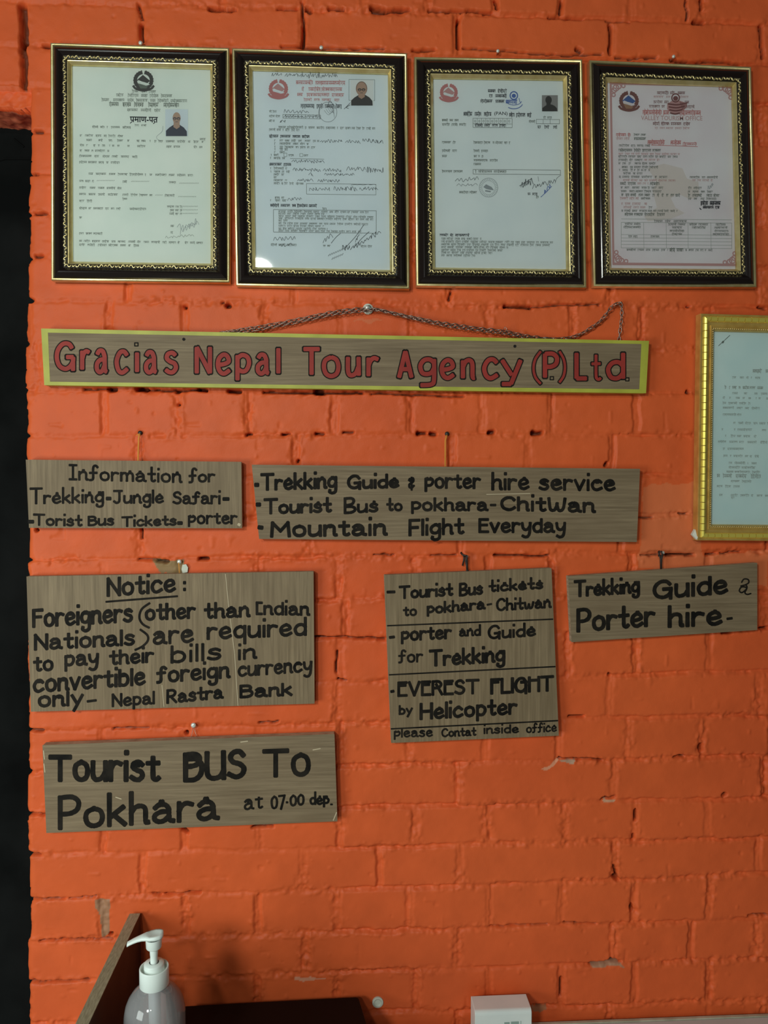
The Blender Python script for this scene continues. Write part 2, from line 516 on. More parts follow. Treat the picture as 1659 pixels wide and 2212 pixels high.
for p in [(1092, 661, 1148, 663, 7, .014), (1150, 662, 1292, 660, 3.5, .007), (903, 937, 919, 937, 7, .015), (930, 938, 938, 938, 8, .012), (1057, 934, 1066, 933, 8, .014),
          (1152, 935, 1170, 934, 9, .016), (610, 937, 626, 937, 5, .012), (684, 938, 700, 937, 6, .012), (533, 939, 543, 937, 6, .01), (742, 935, 762, 934, 4, .008),
          (401, 663, 402, 663, 7, .012), (493, 660, 498, 659, 9, .014), (676, 1378, 832, 1377, 3.5, .009), (338, 1210, 362, 1212, 6, .010), (430, 1207, 446, 1207, 7, .014),
          (300, 1208, 335, 1206, 4, .007), (1440, 1197, 1500, 1198, 6, .013), (1526, 1197, 1548, 1196, 4, .008), (1386, 1198, 1430, 1197, 3, .006), (1560, 1196, 1600, 1192, 3, .006),
          (1070, 1199, 1182, 1200, 4.5, .010), (810, 1196, 850, 1197, 3, .007), (930, 1198, 988, 1196, 3.5, .007), (1228, 1548, 1262, 1548, 5, .013),
          (1208, 1636, 1300, 1640, 4, .010), (1455, 1638, 1478, 1637, 4, .008), (1515, 1612, 1516, 1622, 9, .016), (1302, 1727, 1328, 1725, 5, .013), (1565, 1718, 1568, 1716, 8, .012),
          (1373, 1753, 1374, 1772, 6, .014), (1370, 1805, 1372, 1812, 5, .01), (1327, 1872, 1336, 1900, 5, .010), (1329, 1894, 1335, 1900, 8, .014), (1313, 1455, 1315, 1457, 6, .01),
          (729, 1408, 727, 1452, 3.5, .007), (728, 1466, 748, 1468, 3.5, .008), (1060, 2001, 1184, 2000, 4, .009), (1222, 1993, 1290, 1995, 4, .008), (1367, 1956, 1368, 1966, 8, .013),
          (1275, 2082, 1334, 2075, 4.5, .010), (1316, 2074, 1338, 2076, 6, .012), (1214, 2112, 1214, 2152, 4, .009), (1155, 2174, 1185, 2172, 4, .008), (1618, 1981, 1659, 1980, 5, .01),
          (330, 1933, 342, 1933, 6, .012), (356, 1932, 432, 1931, 5, .012), (70, 1943, 140, 1942, 4, .007), (150, 1941, 205, 1937, 3, .006), (88, 2032, 190, 2032, 5, .010), (190, 2032, 240, 2030, 3, .006),
          (60, 2124, 190, 2120, 5, .008), (236, 2022, 238, 2018, 7, .012), (1396, 1361, 1500, 1366, 3.5, .006), (1560, 1365, 1580, 1366, 7, .01), (1645, 1360, 1659, 1358, 7, .012),
          (234, 842, 246, 842, 10, .014), (300, 841, 316, 841, 10, .016), (432, 842, 446, 843, 9, .014), (495, 843, 518, 843, 9, .014), (685, 842, 694, 842, 10, .016), (382, 846, 386, 846, 6, .01),
          (388, 874, 389, 874, 5, .01), (180, 841, 232, 841, 4, .007), (320, 842, 430, 844, 4, .008), (570, 845, 780, 848, 5, .009), (800, 852, 1000, 855, 4, .007),
          (452, 18, 482, 20, 9, .014), (490, 21, 505, 22, 6, .011), (600, 21, 640, 21, 5, .009), (660, 20, 668, 26, 8, .012), (710, 20, 742, 20, 6, .011), (806, 18, 830, 20, 11, .015),
          (835, 21, 880, 22, 7, .011), (925, 22, 1062, 28, 5, .010), (1190, 37, 1260, 41, 4, .008), (1310, 47, 1360, 48, 4, .008), (1500, 47, 1520, 48, 8, .012),
          (303, 52, 304, 90, 7, .016), (299, 8, 305, 40, 5, .009), (655, 60, 655, 98, 7, .015), (650, 5, 655, 55, 4, .008), (990, 40, 989, 104, 5, .016), (1318, 58, 1317, 116, 5.5, .016),
          (1072, 0, 1074, 14, 7, .014), (1214, 0, 1214, 26, 5, .010), (1516, 0, 1515, 20, 7, .012), (1645, 55, 1650, 120, 7, .012), (1480, 0, 1485, 40, 4, .007),
          (48, 12, 54, 90, 15, .014), (51, 90, 50, 185, 13, .010), (606, 101, 650, 102, 5, .009), (895, 107, 940, 108, 6, .010), (1000, 105, 1300, 120, 3.5, .006), (1330, 122, 1420, 124, 4, .008),
          (1450, 128, 1600, 136, 4, .007), (90, 97, 112, 97, 5, .009), (650, 104, 830, 107, 3.5, .006), (1245, 106, 1254, 110, 8, .009),
          (403, 1580, 404, 1584, 6, .01), (247, 1576, 320, 1575, 3.5, .007), (560, 1560, 600, 1558, 4, .007), (400, 1796, 405, 1800, 9, .013), (545, 1786, 590, 1783, 6, .008), (60, 1576, 90, 1576, 8, .009),
          (62, 1761, 95, 1760, 5, .009), (62, 1848, 85, 1848, 6, .009), (75, 283, 92, 285, 6, .007), (76, 374, 84, 374, 7, .009), (78, 461, 100, 462, 6, .008), (74, 555, 88, 554, 6, .008), (60, 648, 68, 648, 8, .014),
          (655, 1145, 668, 1162, 3, .006), (1377, 1118, 1410, 1117, 4, .008), (1310, 1005, 1312, 1000, 7, .01), (646, 1000, 648, 996, 5, .009), (1545, 860, 1548, 862, 8, .01), (1486, 845, 1489, 848, 7, .009),
          (1470, 1110, 1486, 1110, 4, .008), (305, 1143, 303, 1162, 5, .007), (78, 1143, 80, 1146, 6, .01), (480, 655, 486, 652, 4, .006), (975, 630, 972, 645, 5, .008), (1490, 664, 1492, 664, 5, .008), (1640, 665, 1652, 668, 7, .01)]:
    pit(*p)

# bare mortar and colour of the coat
COLR = np.zeros(GX.shape + (4,))
base = np.array([0.770, 0.132, 0.034])
tone = 0.5 + 0.5 * vnoise(GX, GZ, 5, 90)
alt = np.array([0.720, 0.112, 0.030])
c = base[None, None] * tone[..., None] + alt[None, None] * (1 - tone[..., None])
c = c * (1 + 0.05 * fbm(GX, GZ, 30, 92)[..., None])


def blob(pts, rough=0.003):
    """1 inside a pixel outline drawn on the wall, with a ragged rim"""
    P = [un(x, y) for x, y in pts]
    inside = np.zeros(GX.shape, bool)
    qx, qz = GX + rough * vnoise(GX, GZ, 90, 201), GZ + rough * vnoise(GX, GZ, 90, 202)
    n = len(P)
    for i in range(n):
        a, b = P[i], P[(i + 1) % n]
        cond = (a.z > qz) != (b.z > qz)
        xi = (b.x - a.x) * (qz - a.z) / (b.z - a.z + 1e-12) + a.x
        inside ^= cond & (qx < xi)
    return inside.astype(float)


bare = [([(328, 1212), (398, 1208), (402, 1242), (350, 1240)], (0.30, 0.19, 0.085)),
        ([(206, 1942), (236, 1946), (236, 2020), (222, 2024), (216, 1985), (204, 1960)], (0.40, 0.20, 0.11)),
        ([(1168, 1663), (1205, 1638), (1208, 1642), (1176, 1666)], (0.74, 0.30, 0.17)),
        ([(1275, 2084), (1330, 2077), (1352, 2088), (1278, 2090)], (0.45, 0.22, 0.13)),
        ([(1210, 1642), (1240, 1642), (1236, 1648), (1212, 1647)], (0.5, 0.3, 0.2)),
        ([(1390, 1050), (1500, 1040), (1520, 1200), (1659, 1190), (1659, 1270), (1380, 1225)], (0.74, 0.175, 0.062)),
        ([(1150, 2176), (1185, 2176), (1182, 2186), (1152, 2184)], (0.45, 0.17, 0.08)),
        ([(1308, 1726), (1332, 1727), (1328, 1733), (1304, 1731)], (0.62, 0.33, 0.2)),
        ([(760, 688), (830, 690), (800, 700)], (0.70, 0.16, 0.06)),
        ([(640, 2112), (668, 2106), (700, 2112), (640, 2118)], (0.74, 0.30, 0.18))]
for pts, bc in bare:
    mk = blob(pts)[..., None]
    c = c * (1 - mk) + np.array(bc)[None, None] * mk
dk = (PITS * sstep(0.35, 0.9, PITS))[..., None]  # shade inside the pits, put into the coat colour as near black
c = c * (1 - dk * 0.8) + np.array([0.05, 0.022, 0.012])[None, None] * dk * 0.8
COLR[..., :3] = np.clip(c, 0.002, 1)
COLR[..., 3] = 1

# the free left edge of the wall beside the dark doorway, and the beam above it
EDGE = [(0, 62), (200, 64.5), (283, 65), (284, 70), (290, 66), (374, 65), (376, 71), (380, 64), (458, 61), (462, 68), (468, 62), (553, 62), (558, 69), (568, 62), (575, 60), (640, 60), (648, 70), (654, 55), (735, 55), (743, 60), (748, 53),
        (836, 54), (842, 60), (848, 57), (935, 57), (941, 63), (947, 55), (1030, 57), (1118, 62), (1205, 62), (1211, 68), (1216, 60), (1300, 62), (1400, 59), (1490, 62), (1570, 60), (1577, 66), (1584, 61), (1663, 60), (1669, 66), (1676, 58),
        (1755, 58), (1760, 63), (1766, 57), (1842, 60), (1848, 67), (1853, 63), (1940, 63), (1946, 69), (1952, 66), (2028, 66), (2034, 60), (2040, 59), (2117, 61), (2123, 66), (2130, 61), (2212, 62), (2500, 62)]
ez = np.array([un(60, y).z for y, _ in EDGE])[::-1]
ex = np.array([un(x, y).x for y, x in EDGE])[::-1]
EX = np.interp(GZ, ez, ex) + 0.0006 * vnoise(GX, GZ, 90, 95)
ZL = un(30, 226).z + 0.003 * vnoise(GX, GZ, 70, 96)
# rounded arris
rim = np.clip((GX - EX) / 0.009, 0, 1)
low = GZ < un(55, 187).z
H -= np.where((GX >= EX) & low, 0.007 * (1 - np.sqrt(np.clip(1 - (1 - rim) ** 2, 0, 1))), 0)
# beam end above the doorway sits back from the face, with a rough groove
lint = (GX < EX) & low & (GZ > ZL)
H = np.where(lint, -0.012 + 0.0015 * lump + 0.4 * BR, H)
door = (GX < EX) & (GZ <= ZL)
H = np.where(door, -0.13, H)
DOOR_Y = 0.062      # the dark recess lies this far behind the brick face
# vertices next to the opening slide onto the edge so that it runs smoothly
VX = GX.copy()
for i in range(nz):
    j = int(np.searchsorted(gx, EX[i, 0]))
    if 0 < j < nx and GZ[i, 0] < ZL[i, j - 1]:
        VX[i, j] = EX[i, j]
        VX[i, j - 1] = EX[i, j] - 0.0004

verts = np.stack([VX, -H, GZ], -1).reshape(-1, 3)
ii, jj = np.meshgrid(np.arange(nz - 1), np.arange(nx - 1), indexing='ij')
a = (ii * nx + jj)
quad = np.stack([a, a + 1, a + nx + 1, a + nx], -1).reshape(-1, 4)
dm = door.reshape(-1)
keep = ~(dm[quad].all(1))
quad = quad[keep]
me = bpy.data.meshes.new('wall_back')
me.vertices.add(len(verts))
me.vertices.foreach_set('co', verts.astype(np.float32).ravel())
me.loops.add(quad.size)
me.loops.foreach_set('vertex_index', quad.astype(np.int32).ravel())
me.polygons.add(len(quad))
me.polygons.foreach_set('loop_start', np.arange(0, quad.size, 4, dtype=np.int32))
me.polygons.foreach_set('loop_total', np.full(len(quad), 4, dtype=np.int32))
me.polygons.foreach_set('use_smooth', np.ones(len(quad), dtype=bool))
at = me.color_attributes.new('coat', 'FLOAT_COLOR', 'POINT')
at.data.foreach_set('color', COLR.reshape(-1).astype(np.float32))
me.update(calc_edges=True)
me.validate()
wall = bpy.data.objects.new('wall_back', me)
COL.objects.link(wall)
struct(wall)
m = mat('orange_brick_paint', base, 0.5, spec=0.22)
n_, l_, b_ = nodes(m)
av = n_.new('ShaderNodeAttribute')
av.attribute_name = 'coat'
tc = n_.new('ShaderNodeTexCoord')
nz_ = n_.new('ShaderNodeTexNoise')
nz_.inputs['Scale'].default_value = 420
nz_.inputs['Detail'].default_value = 4
bp = n_.new('ShaderNodeBump')
bp.inputs['Strength'].default_value = 0.22
bp.inputs['Distance'].default_value = 0.0006
l_.new(tc.outputs['Object'], nz_.inputs['Vector'])
l_.new(nz_.outputs['Fac'], bp.inputs['Height'])
l_.new(bp.outputs[0], b_.inputs['Normal'])
l_.new(av.outputs['Color'], b_.inputs['Base Color'])
me.materials.append(m)

# dark recess left of the brick edge
mb = MB()
mb.box((-1.1, DOOR_Y, 0.0), (un(150, 900).x, DOOR_Y + 0.04, 2.2))
o = mb.build('wall_left', M['black_wall'])
struct(o)
mb = MB()
pa, pb, pc = un(-20, 352, DOOR_Y), un(12, 343, DOOR_Y), un(75, 343, DOOR_Y)
mb.tube([pa, pb, pc], 0.0022, 6)
pa, pb = un(30, 300, DOOR_Y), un(52, 318, DOOR_Y)
mb.tube([pa, pb], 0.0016, 6)
struct(mb.build('trim_1', M['black_wall']))
# rough underside of the beam over the recess
gu, gw = 120, 26
zc_ = un(30, 226).z - 0.001
vs = []
r_ = np.random.default_rng(3)
U, V = np.meshgrid(np.linspace(-0.82, un(62, 230).x, gu), np.linspace(0.011, DOOR_Y + .004, gw))
ZZ = zc_ - 0.002 - 0.0035 * np.abs(fbm(U, V, 60, 301, 3)) - 0.004 * sstep(0.3, 0.8, vnoise(U, V, 45, 310)) + 0.003 * vnoise(U, V, 20, 312)
mb = MB()
mb.add(np.stack([U, V, ZZ], -1).reshape(-1, 3).tolist(), [(i * gu + k, (i + 1) * gu + k, (i + 1) * gu + k + 1, i * gu + k + 1) for i in range(gw - 1) for k in range(gu - 1)])
M['beam_under'] = noisy(mat('rough_beam_underside', (0.5, 0.09, 0.03), 0.7), (0.30, 0.045, 0.022), (0.66, 0.17, 0.08), 60, lo=0.4, hi=0.62)
struct(mb.build('trim_2', M['beam_under'], None, True))
# floor
mb = MB()
mb.box((-2.2, -3.0, -0.05), (2.2, 0.2, 0.0))
struct(mb.build('floor', M['floor']))

# ================================================================ LETTERING
# one-stroke alphabet: width | strokes ; '~' marks a curved stroke; baseline 0, small letters 6.5, capitals 10
GL = {
    'A': '7.5|0,0 3.8,10 7.5,0|1.5,3.4 6,3.4', 'B': '6|0,0 0,10|~0,10 3.6,10 5.2,8.6 4.6,6.3 2.6,5.4 0,5.3|~0,5.3 3.6,5.3 5.9,3.8 5.6,1.3 3.4,0 0,0',
    'C': '6.4|~6.2,8.2 4.9,9.8 2.5,9.7 .5,7.4 .1,4.3 1,1.4 3.2,0 5,.4 6.4,1.8', 'D': '6.5|0,0 0,10|~0,10 4,9.6 6.4,6.5 6,2.5 3.5,.2 0,0',
    'E': '5|4.9,10 0,10 0,0 5,0|0,5.1 4.3,5.1', 'F': '5|0,0 0,10 5,10|0,5.3 4.2,5.3',
    'G': '7.4|~6.6,8 5.2,9.7 2.7,9.7 .6,7.4 .1,4.2 1.2,1.2 3.6,0 5.6,.8 6.9,2.6 7.1,4.6|7.2,4.6 4.1,4.6|7,4.6 7,-.7',
    'H': '6.4|0,0 0,10|6.4,0 6.4,10|0,5.2 6.4,5.2', 'I': '0.2|.1,0 .1,10', '!I': '4|2,0 2,10|0,10 4,10|0,0 4,0', '[': '3|0,0 0,10|0,10 3,10|0,0 3,0',
    'J': '5.4|0,10 5.4,10|~3.7,10 3.7,2.5 3,.5 1.5,0 0,1.2', 'K': '6|0,0 0,10|5.8,10 .3,4.5|1.8,6 6,0', 'L': '5|0,10 0,0 5,0',
    'M': '8|0,0 .4,10 4,3.8 7.4,10 8,0', 'N': '6|0,0 0,10 6,0 6,10', 'P': '5.8|.2,0 .2,10|~.2,10 3.8,10 5.7,8.3 5.3,5.8 3.2,4.6 .2,4.5',
    'R': '6|0,0 0,10|~0,10 3.6,10 5.4,8.2 4.6,5.9 2.6,5 0,5|2.3,5 6,0', 'S': '5.6|~5.2,8.5 3.8,10 1.6,9.7 .5,7.9 1.5,6 4,5 5.5,3.2 4.8,.9 2.6,0 .1,1.2',
    'T': '7.4|0,10 7.4,10|3.7,10 3.7,0', 'U': '6.2|~0,10 0,3 .8,.7 2.6,0 4.8,.6 6.1,2.6|6.1,10 6.2,0', 'V': '6.6|0,10 3.3,0 6.6,10', 'W': '8|~0,10 .6,2 1.6,.3 3,1 3.9,4.5 4.1,6|~4,5.5 4.6,1.2 5.8,.2 7.2,2.4 8,10',
    'a': '5.6|~.4,5.3 1.6,6.4 3.4,6.3 4.4,4.9 4.5,3.8|~4.5,4 4.6,1.4 4.9,.4 5.8,.1|~4.5,3.7 2.2,3.7 .4,2.6 .3,.9 1.7,0 3.3,.5 4.5,2',
    'b': '4.8|0,10 0,0|~0,5 1.6,6.5 3.6,6 4.7,3.6 4,.9 2,0 0,1', 'c': '5|~4.8,5.3 3.4,6.5 1.5,6.1 .1,3.6 .8,.9 2.6,0 5,1.2',
    'd': '5|5,10 5,0|~5,4.9 3.5,6.4 1.4,6 .1,3.6 .9,.7 2.6,0 4,.7 5,2.2', 'e': '5|~.4,3 2.8,3.3 4.6,4.2 4,6 2.4,6.5 .7,5.3 .1,3 1,.7 2.8,0 5,1.2',
    'f': '4.6|~4.6,9 3.6,10 2.4,9.6 1.9,7.5 1.9,1.4 1.2,0 0,-.2|0,5.8 4,6', 'g': '5|~4.8,5.3 3.4,6.5 1.4,6.2 .1,4 .7,1.4 2.4,.7 4,1.4 4.9,3.4|~4.9,6.6 4.9,-1.6 4.2,-3.6 2.4,-4.2 .8,-3.3 .9,-2.2',
    'h': '4.8|0,10 0,0|~0,4 1.2,6 3,6.4 4.2,5.2 4.3,1.2 4.5,.1 5,.1', 'i': '0.4|.2,6.4 .2,0|.2,8.6 .2,9', 'j': '2|1.6,6.5 1.6,-3', 'k': '4.6|0,10 0,0|4.1,6.4 .2,2.8|1.3,3.7 4.6,0',
    'l': '0.2|.1,10 .1,0', 'm': '7.6|0,6.4 0,0|~0,4.4 1.2,6.2 2.8,6.2 3.6,4.6 3.6,0|~3.6,4.4 4.8,6.3 6.5,6.3 7.3,4.6 7.4,0',
    'n': '4.8|0,6.4 0,0|~0,4 1.2,6 3,6.5 4.2,5.2 4.3,1.2 4.6,.1 5.2,.1', 'o': '5.2|~2.6,6.5 .6,5.4 .1,3.2 .8,.9 2.6,0 4.5,.9 5.1,3.3 4.4,5.6 2.6,6.5',
    'p': '4.9|.2,6.6 .2,-3.4|~.2,5.4 2,6.6 4.2,5.8 4.9,3.4 3.8,.8 2,.2 .2,1.2', 'P0': '4.9|.2,6.6 .2,-2.4|~.2,6 2.4,6.7 4.4,5.8 4.9,3.8 3.4,1.6 .2,1.4',
    'q': '5|~4.8,5.3 3.4,6.5 1.4,6.2 .1,4 .7,1 2.4,.2 4,1 4.9,3|4.9,6.6 4.9,-3.8', 'r': '3.8|0,6.5 0,0|~0,3.6 .8,5.5 2.2,6.4 3.8,5.9',
    's': '4.4|~4.1,5.6 2.8,6.5 1,6.1 .5,4.7 1.9,3.6 3.7,2.9 4.2,1.4 3,.1 1.4,.1 0,.9', 't': '4|~2,9.6 2,2 2.4,.4 3.4,.1 4.1,.7|0,6.1 4,6.2', 'u': '5|~0,6.4 0,2 .7,.3 2.2,.1 3.8,1 4.8,3|4.9,6.4 5,0',
    'v': '4.8|0,6.4 2.3,0 4.8,6.4', 'w': '7|~0,6.4 .6,1 1.5,.1 2.7,1.4 3.4,4.4|~3.4,4.4 4,.8 5,.1 6.2,1.8 7,6.4', 'y': '5|~0,6.4 .5,3 1.8,1.6 3.4,2 4.6,4|~5,6.5 4.6,-.5 3.6,-3.4 1.8,-4 .4,-3.2', 'x': '5|0,6.4 5,0|5,6.4 0,0',
    'Y': '5|0,6.4 2.4,.8|5,6.4 1,-4', '0': '5|~2.5,10 .5,8 .1,4.8 .8,1.3 2.5,0 4.4,1.3 5,5 4.4,8.4 2.5,10', '7': '5|0,10 5,10 1.8,-1.2', '.': '0.4|0,.2 .4,.2', ':': '0.4|.2,6 .2,6.6|.2,.6 .2,1.2', '-': '4|0,3.6 4,3.6', '_': '4|0,3.6 4,3.8',
    '(': '2.4|~2.4,11.5 .6,8 0,4 .6,0 2.4,-3', ')': '2.4|~0,11.5 1.8,8 2.4,4 1.8,0 0,-3', '&': '5.5|~.4,5.6 1.8,7 3.8,6.4 4,4.4 2.2,3.6 .6,2.6 .8,.8 2.6,.3 4.4,1.4|2.6,9 2.6,-1',
}


def smooth(pts, n=6):
    out = []
    N = len(pts)
    for i in range(N - 1):
        p0, p1, p2, p3 = pts[max(i - 1, 0)], pts[i], pts[i + 1], pts[min(i + 2, N - 1)]
        for k in range(n):
            t = k / n
            out.append(tuple(0.5 * (2 * p1[d] + (p2[d] - p0[d]) * t + (2 * p0[d] - 5 * p1[d] + 4 * p2[d] - p3[d]) * t * t + (3 * p1[d] - p0[d] - 3 * p2[d] + p3[d]) * t ** 3) for d in (0, 1)))
    out.append(pts[-1])
    return out


def glyph(ch):
    wd, *st = GL[ch].split('|')
    out = []
    for s in st:
        cur = s.startswith('~')
        pts = [tuple(float(q) for q in p.split(',')) for p in s.lstrip('~').split()]
        out.append(smooth(pts) if cur else pts)
    return float(wd), out


STROKE = [0]


def ribbon(mb, pts, wd, to3, mi=0, cap=0.5, wob=0.0):
    """a flat brush stroke of width wd along 2-D points; to3 places it on its board"""
    base3 = to3

    def to3(p, k=0):
        # every stroke of paint lies a hair above the ones before it
        q = base3(p)
        return Vector((q.x, q.y - 0.00001 * (STROKE[0] % 9) - 0.0000014 * k, q.z))
    P = [Vector((p[0], p[1])) for p in pts]
    Q = [P[0]]
    for p in P[1:]:
        if (p - Q[-1]).length > 1e-4: Q.append(p)
    if len(Q) < 2: return
    # break at sharp corners
    runs, cur = [], [Q[0]]
    for i in range(1, len(Q)):
        cur.append(Q[i])
        if i < len(Q) - 1:
            a, b = (Q[i] - Q[i - 1]).normalized(), (Q[i + 1] - Q[i]).normalized()
            if a.dot(b) < 0.55:
                runs.append(cur)
                cur = [Q[i]]
    runs.append(cur)
    for r in runs:
        STROKE[0] += 1
        n = len(r)
        L, Rr = [], []
        for i in range(n):
            a = (r[i] - r[i - 1]).normalized() if i else (r[1] - r[0]).normalized()
            b = (r[i + 1] - r[i]).normalized() if i < n - 1 else a
            t = (a + b).normalized()
            nn = Vector((-t.y, t.x))
            k = 1 / max(0.6, nn.dot(Vector((-a.y, a.x))))
            h = wd * 0.5 * k * (1 + random.uniform(-wob, wob))
            c = r[i]
            if i == 0: c = c - a * wd * cap * 0.55
            if i == n - 1: c = c + b * wd * cap * 0.55
            L.append(c + nn * h)
            Rr.append(c - nn * h)
        if cap:
            a = (r[1] - r[0]).normalized()
            L.insert(0, L[0] - a * wd * 0.2 - Vector((-a.y, a.x)) * wd * 0.18)
            Rr.insert(0, Rr[0] - a * wd * 0.2 + Vector((-a.y, a.x)) * wd * 0.18)
            b = (r[-1] - r[-2]).normalized()
            L.append(L[-1] + b * wd * 0.2 - Vector((-b.y, b.x)) * wd * 0.18)
            Rr.append(Rr[-1] + b * wd * 0.2 + Vector((-b.y, b.x)) * wd * 0.18)
        vs = [to3(p, k) for k, p in enumerate(L)] + [to3(p, k) for k, p in enumerate(Rr)]
        m = len(L)
        mb.add(vs, [(i, m + i, m + i + 1, i + 1) for i in range(m - 1)], mi)


def word(mb, text, x0, x1, y0, y1, cap, xh, wd, to3, gap=2.0):
    """paint a word between the pixel columns x0 and x1 on a baseline from y0 to y1"""
    keys, i = [], 0
    while i < len(text):
        if text[i] == '{':
            j = text.index('}', i)
            keys.append(text[i + 1:j])
            i = j + 1
        else:
            keys.append(text[i])
            i += 1
    gl = [glyph(k) for k in keys]
    tot = sum(g[0] for g in gl) + gap * (len(gl) - 1)
    sc = (x1 - x0 - wd) / max(tot, 0.3)
    x = 0
    xs = (xh - wd) / 6.5
    for key, (wdt, st) in zip(keys, gl):
        for n_s, s in enumerate(st):
            pts = []
            if key in 'ij' and n_s == 1:
                u = (x + s[0][0]) * sc
                yb = y0 + (y1 - y0) * u / max(1, (x1 - x0 - wd)) - wd * 0.5 - 6.5 * xs - wd * 1.85
                ribbon(mb, [(x0 + wd * 0.5 + u + .1 * wd, yb + .12 * wd), (x0 + wd * 0.5 + u + .1 * wd, yb - .12 * wd)], wd * 1.05, to3, cap=.4)
                continue
            for gx_, gy_ in s:
                u = (x + gx_) * sc
                t = u / max(1, (x1 - x0 - wd))
                yb = y0 + (y1 - y0) * t - wd * 0.5
                if gy_ <= 6.5 and not any(p[1] > 9.3 for p in s) or wdt < 1 and gy_ < 9.2:
                    h = gy_ * xs
                else:
                    h = gy_ / 10 * (cap - wd)
                pts.append((x0 + wd * 0.5 + u, yb - h))
            ribbon(mb, pts, wd, to3, wob=0.07)
        x += wdt + gap


def quad_pts(px4, y):
    return [un(x, yy, y) for x, yy in px4]


def board_mesh(px4, yf, th):
    mb = MB()
    q = quad_pts(px4, yf)      # TL TR BR BL on the front face
    b = [p + Vector((0, th, 0)) for p in q]
    mb.add(q + b, [(0, 3, 2, 1)], 0)
    mb.add(q + b, [(0, 1, 5, 4), (1, 2, 6, 5), (2, 3, 7, 6), (3, 0, 4, 7), (4, 5, 6, 7)], 1)
    return mb


def sign(name, label, px4, yf, th, woodm, textlines, group='hand-painted wooden signs', extras=()):
    q = quad_pts(px4, yf)
    ctr = sum(q, Vector()) / 4
    root = empty(name, (ctr.x, yf + th, min(q[2].z, q[3].z)), label, 'sign', group)
    o = fix_normals(board_mesh(px4, yf, th).build('board', [woodm, M['ply_edge']], root))
    bevel(o, 0.0008, 1)
    to3 = lambda p: un(p[0], p[1], yf - 0.0003)
    for ln in textlines:
        for a in ln:
            mb = MB()
            word(mb, *a[:8], to3, *(a[8:]))
            mb.build('painted_word', M['marker'], root)
    for nm, segs, wd, m in extras:
        for s in segs:
            mb = MB()
            ribbon(mb, s, wd, to3, cap=0.2)
            mb.build(nm, m, root)
    return root


def blk(x0, y0, x1, y1):
    return [[(x0, (y0 + y1) / 2), (x1, (y0 + y1) / 2)]], (y1 - y0)


# ---- information board
sign('wooden_sign', 'brown plywood sign reading Information for Trekking, Jungle Safari, hung by an orange thread',
     [(55.7, 992.9), (521.2, 997.6), (522.8, 1141.2), (62.6, 1140.3)], -0.0145, 0.0105, M['ply_z'],
     [[('{!I}nformation', 148, 393, 1038, 1044, 36, 22, 5.4), ('for', 407, 465, 1044, 1042, 34, 20, 5.4)],
      [('Trekking', 63.5, 225, 1090, 1087, 37, 21, 5.4), ('Jungle', 244, 354, 1089, 1088, 31, 20, 5.4), ('Safari', 372, 477, 1090, 1090, 29, 21, 5.4)],
      [('Torist', 71, 178, 1136, 1138, 27, 18, 5.2), ('Bus', 189, 247, 1137, 1136, 23, 18, 5.2), ('Tickets', 262, 382, 1139, 1136, 24, 17, 5.2), ('{P0}orter', 405, 513, 1133, 1133, 26, 21, 5.2)]],
     extras=[('bullet_dash', [[(231, 1077), (238, 1077)], [(483, 1078), (493, 1078)], [(63, 1127), (71, 1127)], [(385, 1130), (392, 1130)]], 8.5, M['marker']),
             ('paint_spot', [[(515, 1132.5), (518, 1134)]], 6, M['scratch'])])
# ---- long services board
sign('wooden_sign', 'long plywood sign listing Trekking Guide, Tourist Bus and Mountain Flight, hung by an orange thread',
     [(543.8, 1003.8), (1382.6, 1012.7), (1375.7, 1170.8), (559.7, 1164.2)], -0.0155, 0.011, M['ply_x'],
     [[('Trekking', 562, 729, 1061, 1056, 39, 26, 7), ('Guide', 749, 863, 1058, 1055, 33, 22, 7), ('&', 880, 899, 1058, 1056, 30, 26, 5), ('{P0}orter', 916, 1039, 1056, 1057, 33, 26, 6.4), ('hire', 1061, 1144, 1060, 1059, 41, 27, 6.8), ('service', 1163, 1330, 1060, 1062, 32, 27, 6.8)],
      [('Tourist', 569, 717, 1112, 1108, 36, 23, 6.8), ('Bus', 742, 818, 1111, 1107, 37, 22, 6.4), ('to', 834, 870, 1105, 1105, 31, 19, 5.6), ('{P0}okhara', 887, 1055, 1105, 1105, 31, 22, 6.2), ('-', 1058, 1072, 1104, 1104, 24, 24, 5.6), ('ChitWan', 1080, 1286, 1104, 1109, 33, 25, 7)],
      [('Mountain', 583, 836, 1162, 1158, 36, 28, 7.6), ('Flight', 882, 1003, 1159, 1155, 38, 26, 7), ('Everyday', 1033, 1223, 1152, 1152, 33, 25, 6.6)]],
     extras=[('bullet_dash', [[(552, 1047.5), (557, 1047.5)], [(555, 1090), (561, 1090)], [(559, 1139), (566, 1140)]], 9.5, M['marker']),
             ('scratch_mark', [[(1051, 1068), (1145, 1066)]], 1.6, M['scratch'])])
